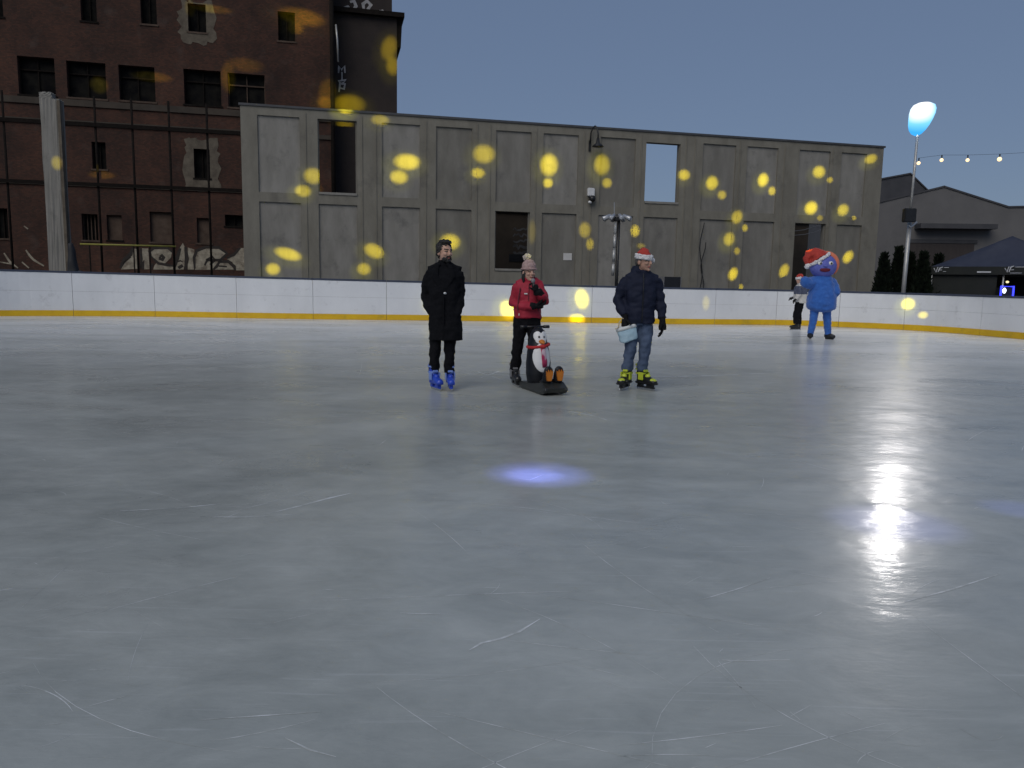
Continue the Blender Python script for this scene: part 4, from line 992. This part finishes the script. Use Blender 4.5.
# --- woman in the red jacket
g = ground(527, 386)
HM = HMat((-.005, -.02, 1.432), R(24), R(0))
J = dict(hipl=(-.10, .0, .85), hipr=(.075, .0, .85), kneel=(-.125, -.01, .49), kneer=(.07, -.02, .49), ankl=(-.165, .03, .17), ankr=(.06, .05, .17), toel=(-.16, -.09, .12), toer=(.07, -.08, .12),
         shl=(-.135, .02, 1.27), shr=(.135, .02, 1.27), ell=(-.20, .03, 1.05), elr=(.205, -.10, 1.07), wrl=(.07, -.19, 1.02), wrr=(.095, -.185, 1.25), neck=(-.005, .0, 1.34))
wom = body('person', J, HM, M['skin'], M['hair'], 'smiling woman in red jacket and pink bobble hat speaking into a microphone', (g.x, g.y, 0), hs_=.93, thin=.9)
def wex(bm):
    tube(bm, [(-.003, .005, 1.30), (-.004, .0, 1.35), (-.004, -.005, 1.38)], [(.085, .085), (.076, .078), (.070, .074)], 18)
jk = garment('jacket', wom, [(.865, -.01, .0, .178, .135), (.95, -.01, .0, .178, .135), (1.08, -.005, .0, .165, .125), (1.2, 0, .005, .168, .12), (1.27, 0, .01, .15, .10), (1.31, .0, .01, .10, .08), (1.34, .005, .005, .08, .075)],
             [([(-.13, .02, 1.265), (-.175, .03, 1.16), (-.205, .03, 1.05), (-.10, -.09, 1.02), (.05, -.185, 1.02)], [.062, .06, .058, .055, .050]), ([(.13, .02, 1.265), (.175, -.04, 1.17), (.205, -.10, 1.075), (.16, -.145, 1.13), (.115, -.175, 1.20)], [.062, .058, .055, .052, .05])], M['redjacket'], .0085, extra=wex)
bm = bmesh.new()
for s_ in (-1, 1): tube(bm, [(s_ * .11, -.10, 1.24), (s_ * .12 - .01, -.125, 1.10), (s_ * .13 - .01, -.135, .96)], .008, 6)
tube(bm, [(-.005, -.128, .88), (-.003, -.125, 1.1), (.0, -.105, 1.28)], .007, 6); link('seam', bm, M['reddark'], jk)
bm = bmesh.new(); box(bm, -.06, -.02, -.137, -.118, 1.165, 1.18); box(bm, -.125, -.115, -.14, -.125, .90, .925); link('badge', bm, M['bagrim'], jk)
for (pts, rr), hd in (((([(.15, -.155, 1.15), (.12, -.175, 1.2), (.09, -.19, 1.185)], [.054, .05, .04])), ((.09, -.19, 1.185), (-.25, -.1, 1), (-1, .3, 0), (0, -1, .2), .95, .75)),
                      ((([(.02, -.175, 1.02), (.075, -.19, 1.02)], [.05, .042])), ((.075, -.19, 1.02), (1, .25, .15), (0, .4, .8), (0, -.6, .6), .95, .45))):
    bm = bmesh.new(); tube(bm, pts, rr, 14); hand(bm, *hd[:4], hd[4] * 1.1, hd[5]); o = link('glove', bm, M['glove'], wom); bake(o, .006, 1)
trousers(wom, J, M['blacktrousers'], .094, .068, .060, .90, (.165, .125), zend=.19)
ex = dict(bands=[(.19, .21, .04, .064), (.26, .28, .045, .069)], mat=M['greypl'], cap=M['blackpl'], cap2=M['greypl'])
skate(wom, -.16, .0, R(14), M['blackpl'], ex, h=.29); skate(wom, .06, .03, R(8), M['blackpl'], ex, h=.29)
bm = bmesh.new()
for c, r_ in (((0, .03, .0), (.083, .085, .075)), ((.070, .015, -.06), (.016, .035, .075)), ((-.070, .015, -.06), (.016, .035, .075)), ((.0, .07, -.08), (.06, .035, .06)), ((.05, -.055, .045), (.03, .02, .014)), ((-.05, -.055, .045), (.03, .02, .014))): ell(bm, c, r_, HM)
o = link('hair', bm, M['hair'], wom); bake(o, .0065, 1, wrinkle=[(.008, (60, 60, 20), 4.)])
bm = bmesh.new(); P = lambda q: HM @ Vector(q)
tube(bm, [P((0, .0, .03)), P((0, .0, .08)), P((0, .012, .12)), P((0, .022, .148)), P((0, .026, .16))], [(.086, .100), (.089, .102), (.078, .088), (.048, .054), (.015, .015)], 22)
be = link('beanie', bm, M['beanie'], wom); bake(be, .007, 2, wrinkle=[(.006, (60, 60, 30), 1.)])
bm = bmesh.new(); tube(bm, [P((.085 * math.cos(a * math.pi / 12), .099 * math.sin(a * math.pi / 12), .045)) for a in range(25)], .016, 8); o = link('cuff', bm, M['beanie'], be); bake(o, .006, 1)
bm = bmesh.new(); ell(bm, P((-.01, .035, .188)), (.052, .052, .048)); o = link('pompom', bm, M['pom'], be); bake(o, .007, 0, wrinkle=[(.016, (38, 38, 38), 3.)])
mc = tag(empty('microphone', (g.x + .068, g.y - .21, 1.175)), 'black handheld microphone with grey ball head at the woman\'s mouth', 'microphone')
bm = bmesh.new(); tube(bm, [(.0, .02, -.02), (-.01, -.0, .06), (-.02, -.02, .13)], [.012, .015, .018], 12); link('handle', bm, M['blackpl'], mc, True)
bm = bmesh.new(); ell(bm, (-.024, -.028, .155), (.026, .026, .03)); link('ball_head', bm, M['greypl'], mc, True)

# --- man in the navy jacket and Santa hat
g = ground(635, 389.5)
HM = HMat((.045, -.02, 1.585), R(44), R(1))
J = dict(hipl=(-.065, .0, .88), hipr=(.105, .0, .88), kneel=(-.075, -.02, .54), kneer=(.095, -.02, .54), ankl=(-.105, .03, .20), ankr=(.09, .03, .20), toel=(-.13, -.1, .12), toer=(.12, -.1, .12),
         shl=(-.145, .02, 1.385), shr=(.205, .02, 1.375), ell=(-.235, .04, 1.12), elr=(.265, .03, 1.11), wrl=(-.17, -.07, .92), wrr=(.30, -.03, .885), neck=(.035, .01, 1.45))
m2 = body('person', J, HM, M['skin_m'], M['greyhair'], 'man in navy jacket, blue jeans, red Santa hat and lime yellow skates', (g.x, g.y, 0))
def hood(bm):
    tube(bm, [(.025, .05, 1.42), (.022, .055, 1.48), (.02, .06, 1.535)], [(.13, .10), (.125, .095), (.10, .075)], 18)
    tube(bm, [(.03, .0, 1.40), (.03, -.005, 1.45), (.03, -.005, 1.485)], [(.095, .085), (.088, .085), (.082, .085)], 18)
nj = garment('jacket', m2, [(.83, .025, .0, .178, .14), (.95, .022, .0, .185, .145), (1.1, .02, .0, .185, .142), (1.25, .025, .005, .20, .14), (1.35, .028, .015, .20, .125), (1.405, .03, .02, .17, .105), (1.44, .035, .02, .11, .09)],
             [([(-.14, .02, 1.38), (-.195, .03, 1.26), (-.24, .04, 1.12), (-.215, -.02, 1.01), (-.172, -.07, .925)], [.075, .073, .068, .062, .052]), ([(.20, .02, 1.37), (.245, .03, 1.25), (.272, .03, 1.11), (.29, .0, .99), (.30, -.025, .90)], [.075, .072, .067, .061, .052])], M['navyjacket'], .0115, extra=hood)
bm = bmesh.new(); tube(bm, [(.03, -.142, .85), (.032, -.147, 1.05), (.034, -.143, 1.25), (.036, -.10, 1.44)], .007, 6); link('zip', bm, M['blackpl'], nj)
for (pts, rr), hd in (((([(-.18, -.06, .945), (-.168, -.075, .90)], [.046, .036])), ((-.168, -.075, .905), (.0, -.2, -1), (.9, .1, 0), (.1, -1, 0), 1., .75)),
                      ((([(.298, -.02, .92), (.302, -.03, .87)], [.046, .036])), ((.302, -.03, .875), (.02, -.12, -1), (-1, .1, 0), (-.1, -1, 0), 1.05, .3))):
    bm = bmesh.new(); tube(bm, pts, rr, 14); hand(bm, *hd[:4], hd[4] * 1.2, hd[5]); o = link('glove', bm, M['glove'], m2); bake(o, .0055, 1)
trousers(m2, J, M['jeans'], .097, .073, .068, .90, (.165, .125), .010, zend=.24)
ex = dict(bands=[(.185, .205, .04, .064), (.235, .25, .045, .067), (.285, .305, .045, .070)], mat=M['lime'], cap=M['lime'], cap2=M['lime'])
for x_, yw in ((-.115, -30), (.100, 36)):
    s_ = skate(m2, x_, .0, R(yw), M['blackpl'], ex, h=.31, s=1.06)
    T = Matrix.Translation((x_, 0, 0)) @ Matrix.Rotation(R(yw), 4, 'Z')
    bm = bmesh.new(); box(bm, -.052, .052, -.215, .10, .078, .108, bevel=.01); bm.transform(T); link('sole_shell', bm, M['blackpl'], s_)
bm = bmesh.new()
for c, r_ in (((0, .045, .0), (.080, .07, .07)), ((.074, .012, .015), (.012, .03, .04)), ((-.074, .012, .015), (.012, .03, .04))): ell(bm, c, r_, HM)
o = link('hair', bm, M['greyhair'], m2); bake(o, .0065, 1)
santa_hat(m2, HM, 1.04, .8)
# the bag in his hand
bg_ = tag(empty('small_bag', (g.x - .165, g.y - .10, .82)), 'pale blue soft bag with white rim hanging from the gloved hand of the man', 'bag')
bg_.rotation_euler = (0, R(-16), R(6))
bm = bmesh.new(); loft(bm, [(-.215, .0, 0, .095, .035), (-.20, .0, 0, .112, .045), (-.12, .0, 0, .122, .05), (-.05, .0, 0, .126, .045)], 24, pw=3); o = link('pouch', bm, M['bag'], bg_); bake(o, .008, 2, wrinkle=[(.010, (12, 12, 18), 2.)])
bm = bmesh.new(); loft(bm, [(-.062, .0, 0, .131, .050), (-.02, .0, 0, .131, .048)], 24, pw=3); link('rim', bm, M['bagrim'], o, True)
bm = bmesh.new(); tube(bm, [(-.10, -.01, -.03), (-.075, -.01, .04), (-.02, .0, .085), (.03, .0, .04), (.05, -.01, -.03)], .007, 8); tube(bm, [(-.09, -.04, .0), (-.135, -.05, -.02), (-.15, -.05, -.012)], .006, 8); link('handle', bm, M['twine'], bg_, True)

# --- penguin skating aid
g = ground(541, 391.5)
pg = tag(empty('penguin_skating_aid', (g.x + .01, g.y + .02, 0), R(21)), 'black and white plastic penguin skating aid with orange feet and red scarf', 'skating aid'); pg.scale = (1.02, 1.02, 1.02)
bm = bmesh.new()
for s_ in (-1, 1):
    tube(bm, [(s_ * .13, .40, .05), (s_ * .13, .3, .028), (s_ * .13, -.28, .028), (s_ * .13, -.38, .05), (s_ * .13, -.42, .085)], [(.02, .028)] * 5, 10)
prf = [(.38, .03), (-.38, .03), (-.42, .09), (-.30, .15), (-.12, .115), (.05, .10), (.38, .085)]
a = [bm.verts.new((-.145, y, z)) for y, z in prf]; b = [bm.verts.new((.145, y, z)) for y, z in prf]; bm.faces.new(a); bm.faces.new(b[::-1])
for i in range(len(prf)): bm.faces.new((a[i], a[(i + 1) % len(prf)], b[(i + 1) % len(prf)], b[i]))
o = link('sled', bm, M['sled'], pg); bake(o, .010, 2)
PB_ = [(.09, 0, .12, .13, .125), (.20, 0, .12, .150, .145), (.34, 0, .125, .150, .145), (.48, 0, .135, .132, .130), (.58, 0, .145, .110, .112), (.66, 0, .15, .098, .10), (.72, 0, .15, .075, .078), (.755, 0, .15, .035, .04)]
bm = bmesh.new(); loft(bm, PB_, 32, pw=2.); o = link('penguin_body', bm, M['peng'], pg); bake(o, .010, 3)
def fronty(x, z):
    for (z0, _, c0, rx0, ry0), (z1, _, c1, rx1, ry1) in zip(PB_, PB_[1:]):
        if z0 <= z <= z1:
            t_ = (z - z0) / (z1 - z0); cy = c0 + (c1 - c0) * t_; rx = rx0 + (rx1 - rx0) * t_; ry = ry0 + (ry1 - ry0) * t_
            return cy - ry * math.sqrt(max(.02, 1 - (x / rx) ** 2))
    return .1
def decal(name, outline, m, lift, par, n=10):
    """a thin shell patch wrapped on the penguin's front"""
    bm = bmesh.new(); cx = sum(p[0] for p in outline) / len(outline); cz = sum(p[1] for p in outline) / len(outline)
    prev = None; c = bm.verts.new((cx, fronty(cx, cz) - lift, cz))
    for j in range(1, n + 1):
        ring = []
        for x, z in outline:
            X, Z = cx + (x - cx) * j / n, cz + (z - cz) * j / n
            ring.append(bm.verts.new((X, fronty(X, Z) - lift * (1 if j < n else .2), Z)))
        for i in range(len(ring)):
            k = (i + 1) % len(ring)
            if prev is None: bm.faces.new((c, ring[i], ring[k]))
            else: bm.faces.new((prev[i], ring[i], ring[k], prev[k]))
        prev = ring
    return link(name, bm, m, par, True)
def oval(cx, cz, rx, rz, n=28): return [(cx + rx * math.cos(2 * math.pi * k / n), cz + rz * math.sin(2 * math.pi * k / n)) for k in range(n)]
decal('belly', oval(0, .40, .112, .17), M['pengwhite'], .010, pg)
for s_ in (-1, 1):
    f_ = decal('eye_patch', oval(s_ * .038, .648, .047, .062), M['pengwhite'], .010 + .001 * s_, pg)
    decal('pupil', oval(s_ * .032, .645, .012, .016, 14), M['peng'], .016, f_, 4)
decal('face', oval(0, .60, .07, .04), M['pengwhite'], .008, pg)
bm = bmesh.new(); tube(bm, [(0, .06, .595), (0, .01, .585), (0, -.03, .57)], [(.045, .03), (.035, .022), (.008, .006)], 12); link('beak', bm, M['orange'], pg, True)
bm = bmesh.new(); tube(bm, [(.128 * math.cos(k * math.pi / 12) , .14 + .13 * math.sin(k * math.pi / 12), .535 + .02 * math.cos(k * math.pi / 12)) for k in range(25)], .018, 10); sc_ = link('scarf', bm, M['scarf'], pg, True)
bm = bmesh.new(); tube(bm, [(-.0, -.005, .53), (.005, -.02, .45), (.015, -.03, .36), (.02, -.03, .29)], [(.03, .01), (.03, .009), (.034, .009), (.032, .008)], 10); link('scarf_end', bm, M['scarfpat'], sc_, True)
bm = bmesh.new(); ell(bm, (0, -.012, .535), (.04, .025, .026)); link('knot', bm, M['scarf'], sc_, True)
for s_ in (-1, 1):
    bm = bmesh.new()
    tube(bm, [(s_ * .07, -.20, .12), (s_ * .068, -.30, .17), (s_ * .066, -.33, .25), (s_ * .066, -.335, .31), (s_ * .066, -.335, .335)], [(.055, .05), (.06, .045), (.062, .036), (.050, .03), (.022, .015)], 14)
    ft = link('foot', bm, M['peng'], pg); bake(ft, .009, 2)
    bm = bmesh.new(); yy = -.378
    out = [(-.022, .17), (.022, .17), (.038, .23), (.040, .285), (.024, .262), (.016, .30), (0, .268), (-.016, .30), (-.024, .262), (-.040, .285), (-.038, .23)]
    fr = [bm.verts.new((s_ * .066 + x, yy + .02 * (z - .2) * -1, z)) for x, z in out]; bk = [bm.verts.new((s_ * .066 + x, yy + .05, z)) for x, z in out]
    c = bm.verts.new((s_ * .066, yy - .002, .22))
    for i in range(len(out)):
        k = (i + 1) % len(out); bm.faces.new((c, fr[i], fr[k])); bm.faces.new((fr[i], bk[i], bk[k], fr[k]))
    link('webbed_print', bm, M['orange'], ft)
bm = bmesh.new(); tube(bm, [(0, .20, .60), (0, .24, .72), (0, .25, .755)], .02, 8); tube(bm, [(-.17, .25, .755), (.17, .25, .755)], .014, 8); h_ = link('handlebar', bm, M['blackpl'], pg, True)
for s_ in (-1, 1):
    bm = bmesh.new(); tube(bm, [(s_ * .11, .25, .755), (s_ * .185, .25, .755)], .020, 10); link('grip', bm, M['blackpl'], h_, True)

# --- skater at the far boards
g = ground(798, 330)
HM = HMat((-.08, -.06, 1.60), R(-70), R(8))
J = dict(hipl=(-.03, -.08, .96), hipr=(.07, .08, .96), kneel=(-.11, -.08, .55), kneer=(.0, .08, .55), ankl=(-.10, -.07, .17), ankr=(.03, .07, .17), toel=(-.14, -.08, .12), toer=(-.1, .06, .12),
         shl=(-.08, -.17, 1.42), shr=(.06, .16, 1.42), ell=(-.10, -.22, 1.16), elr=(.02, .2, 1.16), wrl=(-.22, -.22, .98), wrr=(-.18, .16, 1.02), neck=(-.03, -.01, 1.48))
p4 = body('person', J, HM, M['skin'], M['hair'], 'skater in Santa hat, white and grey jacket and black trousers by far boards', (g.x, g.y, 0))
j4 = garment('jacket', p4, [(.86, .03, 0, .21, .23), (1.0, .02, 0, .205, .225), (1.2, 0, 0, .20, .23), (1.36, -.01, 0, .18, .22), (1.44, -.02, 0, .10, .12), (1.5, -.03, -.01, .075, .075)],
             [([(-.08, -.17, 1.41), (-.09, -.22, 1.28), (-.10, -.24, 1.15), (-.21, -.23, .99)], [.075, .07, .066, .052]), ([(.06, .16, 1.41), (.04, .21, 1.28), (.02, .21, 1.15), (-.17, .16, 1.02)], [.075, .07, .066, .052])], [M['whitejacket'], M['greyjacket']])
paint(j4, lambda c: 1 if (1.14 < c.z < 1.40) else 0)
for hd in (((-.22, -.225, .98), (-.7, 0, -.7), (.7, 0, -.7), (0, -1, 0), 1., .5), ((-.18, .16, 1.02), (-.9, 0, -.3), (.3, 0, -.9), (0, -1, 0), 1., .5)):
    bm = bmesh.new(); hand(bm, *hd); o = link('glove', bm, M['glove'], p4); bake(o, .006, 1)
trousers(p4, J, M['blacktrousers'], .125, .105, .09, .98, (.17, .17), zend=.2)
for y_, x_ in ((-.075, -.11), (.07, .02)): skate(p4, x_, y_, R(-82), M['blackpl'], None, h=.30)
bm = bmesh.new(); ell(bm, (0, .04, .0), (.083, .08, .085), HM); o = link('hair', bm, M['hair'], p4); bake(o, .0065, 1)
santa_hat(p4, HM, 1.12, 1.)

# --- person in the padded blue costume
g = ground(817.8, 339)
K = .0266                                                       # metres per measured unit of the figure
HM = HMat((.0, 0, 1.88), R(-12))
J = dict(hipl=(-.13, .0, .82), hipr=(.17, .0, .82), kneel=(-.16, -.02, .48), kneer=(.22, -.0, .48), ankl=(-.20, .02, .13), ankr=(.27, .02, .13), toel=(-.22, -.14, .06), toer=(.32, -.12, .06),
         shl=(-.2, .02, 1.50), shr=(.25, .02, 1.50), ell=(-.38, -.06, 1.42), elr=(.34, .0, 1.34), wrl=(-.50, -.14, 1.50), wrr=(.34, -.12, 1.20), neck=(.02, .01, 1.62))
p5 = body('person', J, HM, M['skin'], M['hair'], 'person in padded blue costume with a huge round violet head and Santa hat', (g.x, g.y, 0))
def cw(bm): pass
cb = garment('costume', p5, [(.72, .03, 0, .25, .22), (.78, .03, 0, .34, .30), (.92, .03, 0, .375, .34), (1.1, .03, 0, .36, .32), (1.3, .03, 0, .31, .28), (1.48, .03, 0, .27, .24), (1.62, .02, 0, .24, .20), (1.70, .02, 0, .15, .14)],
             [([(-.16, .0, 1.50), (-.36, -.06, 1.44), (-.48, -.13, 1.50), (-.55, -.18, 1.58)], [.16, .155, .14, .08]), ([(.20, .0, 1.50), (.32, .0, 1.38), (.36, -.08, 1.26), (.35, -.16, 1.16)], [.16, .14, .12, .08])], M['costume'], .012, .022)
bm = bmesh.new()
for sd in 'lr': tube(bm, [J['hip' + sd], J['knee' + sd], J['ank' + sd]], [.12, .10, .085], 14)
o = link('leggings', bm, M['costume'], p5); bake(o, .015, 2, wrinkle=[(.012, (9, 9, 20), 1.)])
for sd, yw in (('l', -20), ('r', 30)):
    a_ = Vector(J['ank' + sd]); T = Matrix.Translation((a_.x, a_.y, 0)) @ Matrix.Rotation(R(yw), 4, 'Z'); bm = bmesh.new()
    tube(bm, [(0, .08, .09), (0, 0, .10), (0, -.12, .085), (0, -.2, .07)], [(.06, .06), (.075, .08), (.08, .06), (.05, .045)], 14); box(bm, -.012, .012, -.18, .08, 0, .05); bm.transform(T); o = link('shoe', bm, M['navybox'], p5); bake(o, .012, 1)
hd5 = Matrix.Translation((-.0, -.02, 1.90)) @ Matrix.Rotation(R(-10), 4, 'Z')
bm = bmesh.new(); ell(bm, (0, 0, 0), (.335, .30, .315), hd5, 28); ch = link('costume_head', bm, M['costface'], p5, True)
bm = bmesh.new(); tube(bm, [hd5 @ Vector((.345 * math.cos(a), .06, .335 * math.sin(a))) for a in [R(q) for q in range(-35, 125, 10)]], [.03 + .06 * math.sin(math.pi * k / 15) for k in range(16)], 12); link('headband', bm, M['costred'], ch, True)
for s_, dx in ((-1, -.13), (1, .13)):
    bm = bmesh.new(); ell(bm, (dx, -.265, .07), (.062, .03, .05), hd5); ey = link('eye', bm, M['pengwhite'], ch, True)
    bm = bmesh.new(); ell(bm, (dx + .015, -.292, .065), (.026, .012, .03), hd5); link('pupil', bm, M['eyes'], ey, True)
bm = bmesh.new(); ell(bm, (0, -.27, -.10), (.13, .035, .055), hd5); link('mouth', bm, M['mouth'], ch, True)
bm = bmesh.new(); ell(bm, (0, -.31, -.0), (.045, .04, .035), hd5); link('nose', bm, M['costface'], ch, True)
hm5 = hd5 @ Matrix.Rotation(R(-34), 4, 'Y')
bm = bmesh.new(); tube(bm, [hm5 @ Vector(q) for q in ((0, .0, .20), (0, .02, .30), (-.04, .03, .40), (-.13, .03, .43), (-.24, .0, .38), (-.32, -.03, .26))], [.28, .24, .18, .14, .10, .05], 20); sh_ = link('santa_hat', bm, M['santa'], ch); bake(sh_, .018, 3, wrinkle=[(.02, (9, 9, 9), 1.)])
bm = bmesh.new(); tube(bm, [hm5 @ Vector((.275 * math.cos(2 * math.pi * k / 28), .265 * math.sin(2 * math.pi * k / 28), .20)) for k in range(29)], .045, 12); o = link('fur_band', bm, M['fur'], sh_); bake(o, .014, 1, wrinkle=[(.02, (25, 25, 25), 1.)])
bm = bmesh.new(); ell(bm, hm5 @ Vector((-.33, -.04, .21)), (.075,) * 3); o = link('pompom', bm, M['fur'], sh_); bake(o, .014, 0, wrinkle=[(.025, (20, 20, 20), 1.)])

# ------------------------------------------------------------------ the effect projector's patches of light, and blue spots on the ice
bpy.context.view_layer.update()
dg = bpy.context.evaluated_depsgraph_get()
PROJ = Vector((.6, -2.5, 2.9))
def spot(px, py, rx, ry, power=1., col=(1, .79, .004), rot=0., src=PROJ):
    d = ray(px, py).normalized()
    start = CAM.copy()
    for _ in range(12):                                           # look past the people to the surface behind
        hit, loc, nn, ix, ob, _m = scene.ray_cast(dg, start, d)
        if not hit: return
        r_ = ob
        while r_.parent: r_ = r_.parent
        if r_.get('category') in ('person', 'microphone', 'mast'): start = loc + d * .02
        else: break
    if loc.y > 80: return
    k_ = .98 if px < 620 else .74; power *= 1 if px < 620 else 1.5
    rx *= k_; ry *= k_
    v = loc - src; dist = v.length
    depth = (loc - CAM).dot(fw)
    rm = max(rx, ry) * depth / F                                  # metres
    l = bpy.data.lights.new('effect_spot', 'SPOT'); l.shadow_soft_size = .015
    l.spot_size = max(R(1.0), 2 * math.atan(rm * 1.25 / dist)); l.spot_blend = 1.0; l.color = col
    l.energy = power * dist * dist * 4 * math.pi * math.pi * 1.0
    o = bpy.data.objects.new('effect_spot', l); COL.objects.link(o); o.location = src
    q = v.to_track_quat('-Z', 'Y'); o.rotation_euler = (q.to_matrix() @ Matrix.Rotation(rot, 3, 'Z')).to_euler()
    k = 2 * math.atan(rm * 1.25 / dist) / l.spot_size
    o.scale = (rx / max(rx, ry) * k, ry / max(rx, ry) * k, 1)
Y = [(407, 162, 13, 8, 1, 0), (399, 177, 9, 7, .8, 0), (484, 154, 11, 9, 1, 0), (478, 173, 7, 5, .9, 0), (549, 165, 9, 11, 1, 0), (548, 183, 5, 5, .9, 0), (602, 165, 8, 10, 1, 0), (607, 183, 5, 5, .9, 0),
     (313, 176, 9, 8, .7, 0), (303, 191, 8, 6, .8, 0), (288, 254, 13, 6, .9, .25), (273, 269, 7, 6, .8, 0), (374, 251, 10, 7, 1, .4), (364, 269, 7, 6, .8, 0), (450, 242, 10, 8, .9, 0),
     (585, 230, 6, 8, .7, 0), (590, 244, 4, 6, .6, 0), (635, 231, 6, 8, .6, 0), (641, 246, 6, 4, .3, 0), (684, 175, 8, 7, .7, 0), (712, 183, 8, 9, .9, .2), (722, 195, 6, 6, .6, 0), (763, 180, 7, 9, .9, .2), (772, 191, 5, 6, .6, 0),
     (819, 172, 8, 8, .9, .2), (830, 180, 4, 4, .5, 0), (871, 159, 8, 6, .7, -.4), (737, 217, 7, 9, .7, .3), (745, 228, 4, 5, .5, 0), (811, 208, 8, 9, .9, .4), (820, 218, 4, 4, .5, 0), (843, 210, 7, 8, .8, .5), (854, 218, 3, 3, .5, 0),
     (729, 239, 7, 9, .8, .2), (737, 251, 4, 5, .6, 0), (733, 274, 6, 9, .9, .3), (741, 287, 3, 4, .6, 0), (784, 271, 6, 10, .8, .3), (848, 257, 6, 9, .9, .5), (532, 232, 4, 12, .2, 0),
     (302, 17, 22, 8, .6, .1), (296, 28, 8, 6, .5, 0), (350, 104, 15, 9, 1.6, 0), (325, 103, 8, 6, .8, 0), (327, 91, 8, 12, .5, .3), (389, 48, 8, 12, 1.4, .3), (393, 66, 7, 9, 1.4, 0), (380, 120, 9, 5, .5, 0), (345, 124, 8, 6, 1, 0), (228, 78, 7, 14, .35, 0), (152, 77, 18, 5, .3, 0), (245, 65, 18, 7, .25, 0),
     (99, 85, 8, 8, .8, 0), (102, 175, 12, 4, .35, 0), (57, 163, 5, 7, .3, 0), (213, 9, 18, 4, .3, 0), (190, 8, 5, 8, .2, 0),
     (582, 299, 7, 10, .6, -.2), (577, 319, 8, 5, .7, 0), (508, 310, 8, 10, .5, -.4), (908, 304, 8, 8, .6, .4), (923, 315, 6, 5, .4, 0), (706, 303, 5, 10, .12, 0), (433, 304, 12, 12, .06, 0)]
for px, py, rx, ry, pw_, rot in Y:
    spot(px, py, rx, ry, pw_ * random.uniform(1.4, 2.5), rot=-rot)
    if rx >= 7 and px > 250: spot(px - 2, py + 3, rx * 1.75, ry * 1.75, pw_ * random.uniform(.12, .22), col=(.85, .85, .02), rot=-rot)      # greenish fringe of the beam
for px, py, r_, pw_ in ((540, 474, .42, .7), (534, 475, .24, .9), (895, 523, .42, .28), (1018, 509, .25, .25)):
    p = ground(px, py); l = bpy.data.lights.new('blue_spot', 'SPOT'); l.color = (.22, .27, 1); l.spot_blend = 1; l.shadow_soft_size = .02
    src = p + Vector((.5, -1.2, 6)); v = p - src; l.spot_size = max(R(1), 2 * math.atan(r_ / v.length)); l.energy = pw_ * v.length_squared * 39
    o = bpy.data.objects.new('blue_spot', l); COL.objects.link(o); o.location = src; o.rotation_euler = v.to_track_quat('-Z', 'Y').to_euler()

scene.cycles.max_bounces = 6; scene.cycles.diffuse_bounces = 3; scene.cycles.glossy_bounces = 3
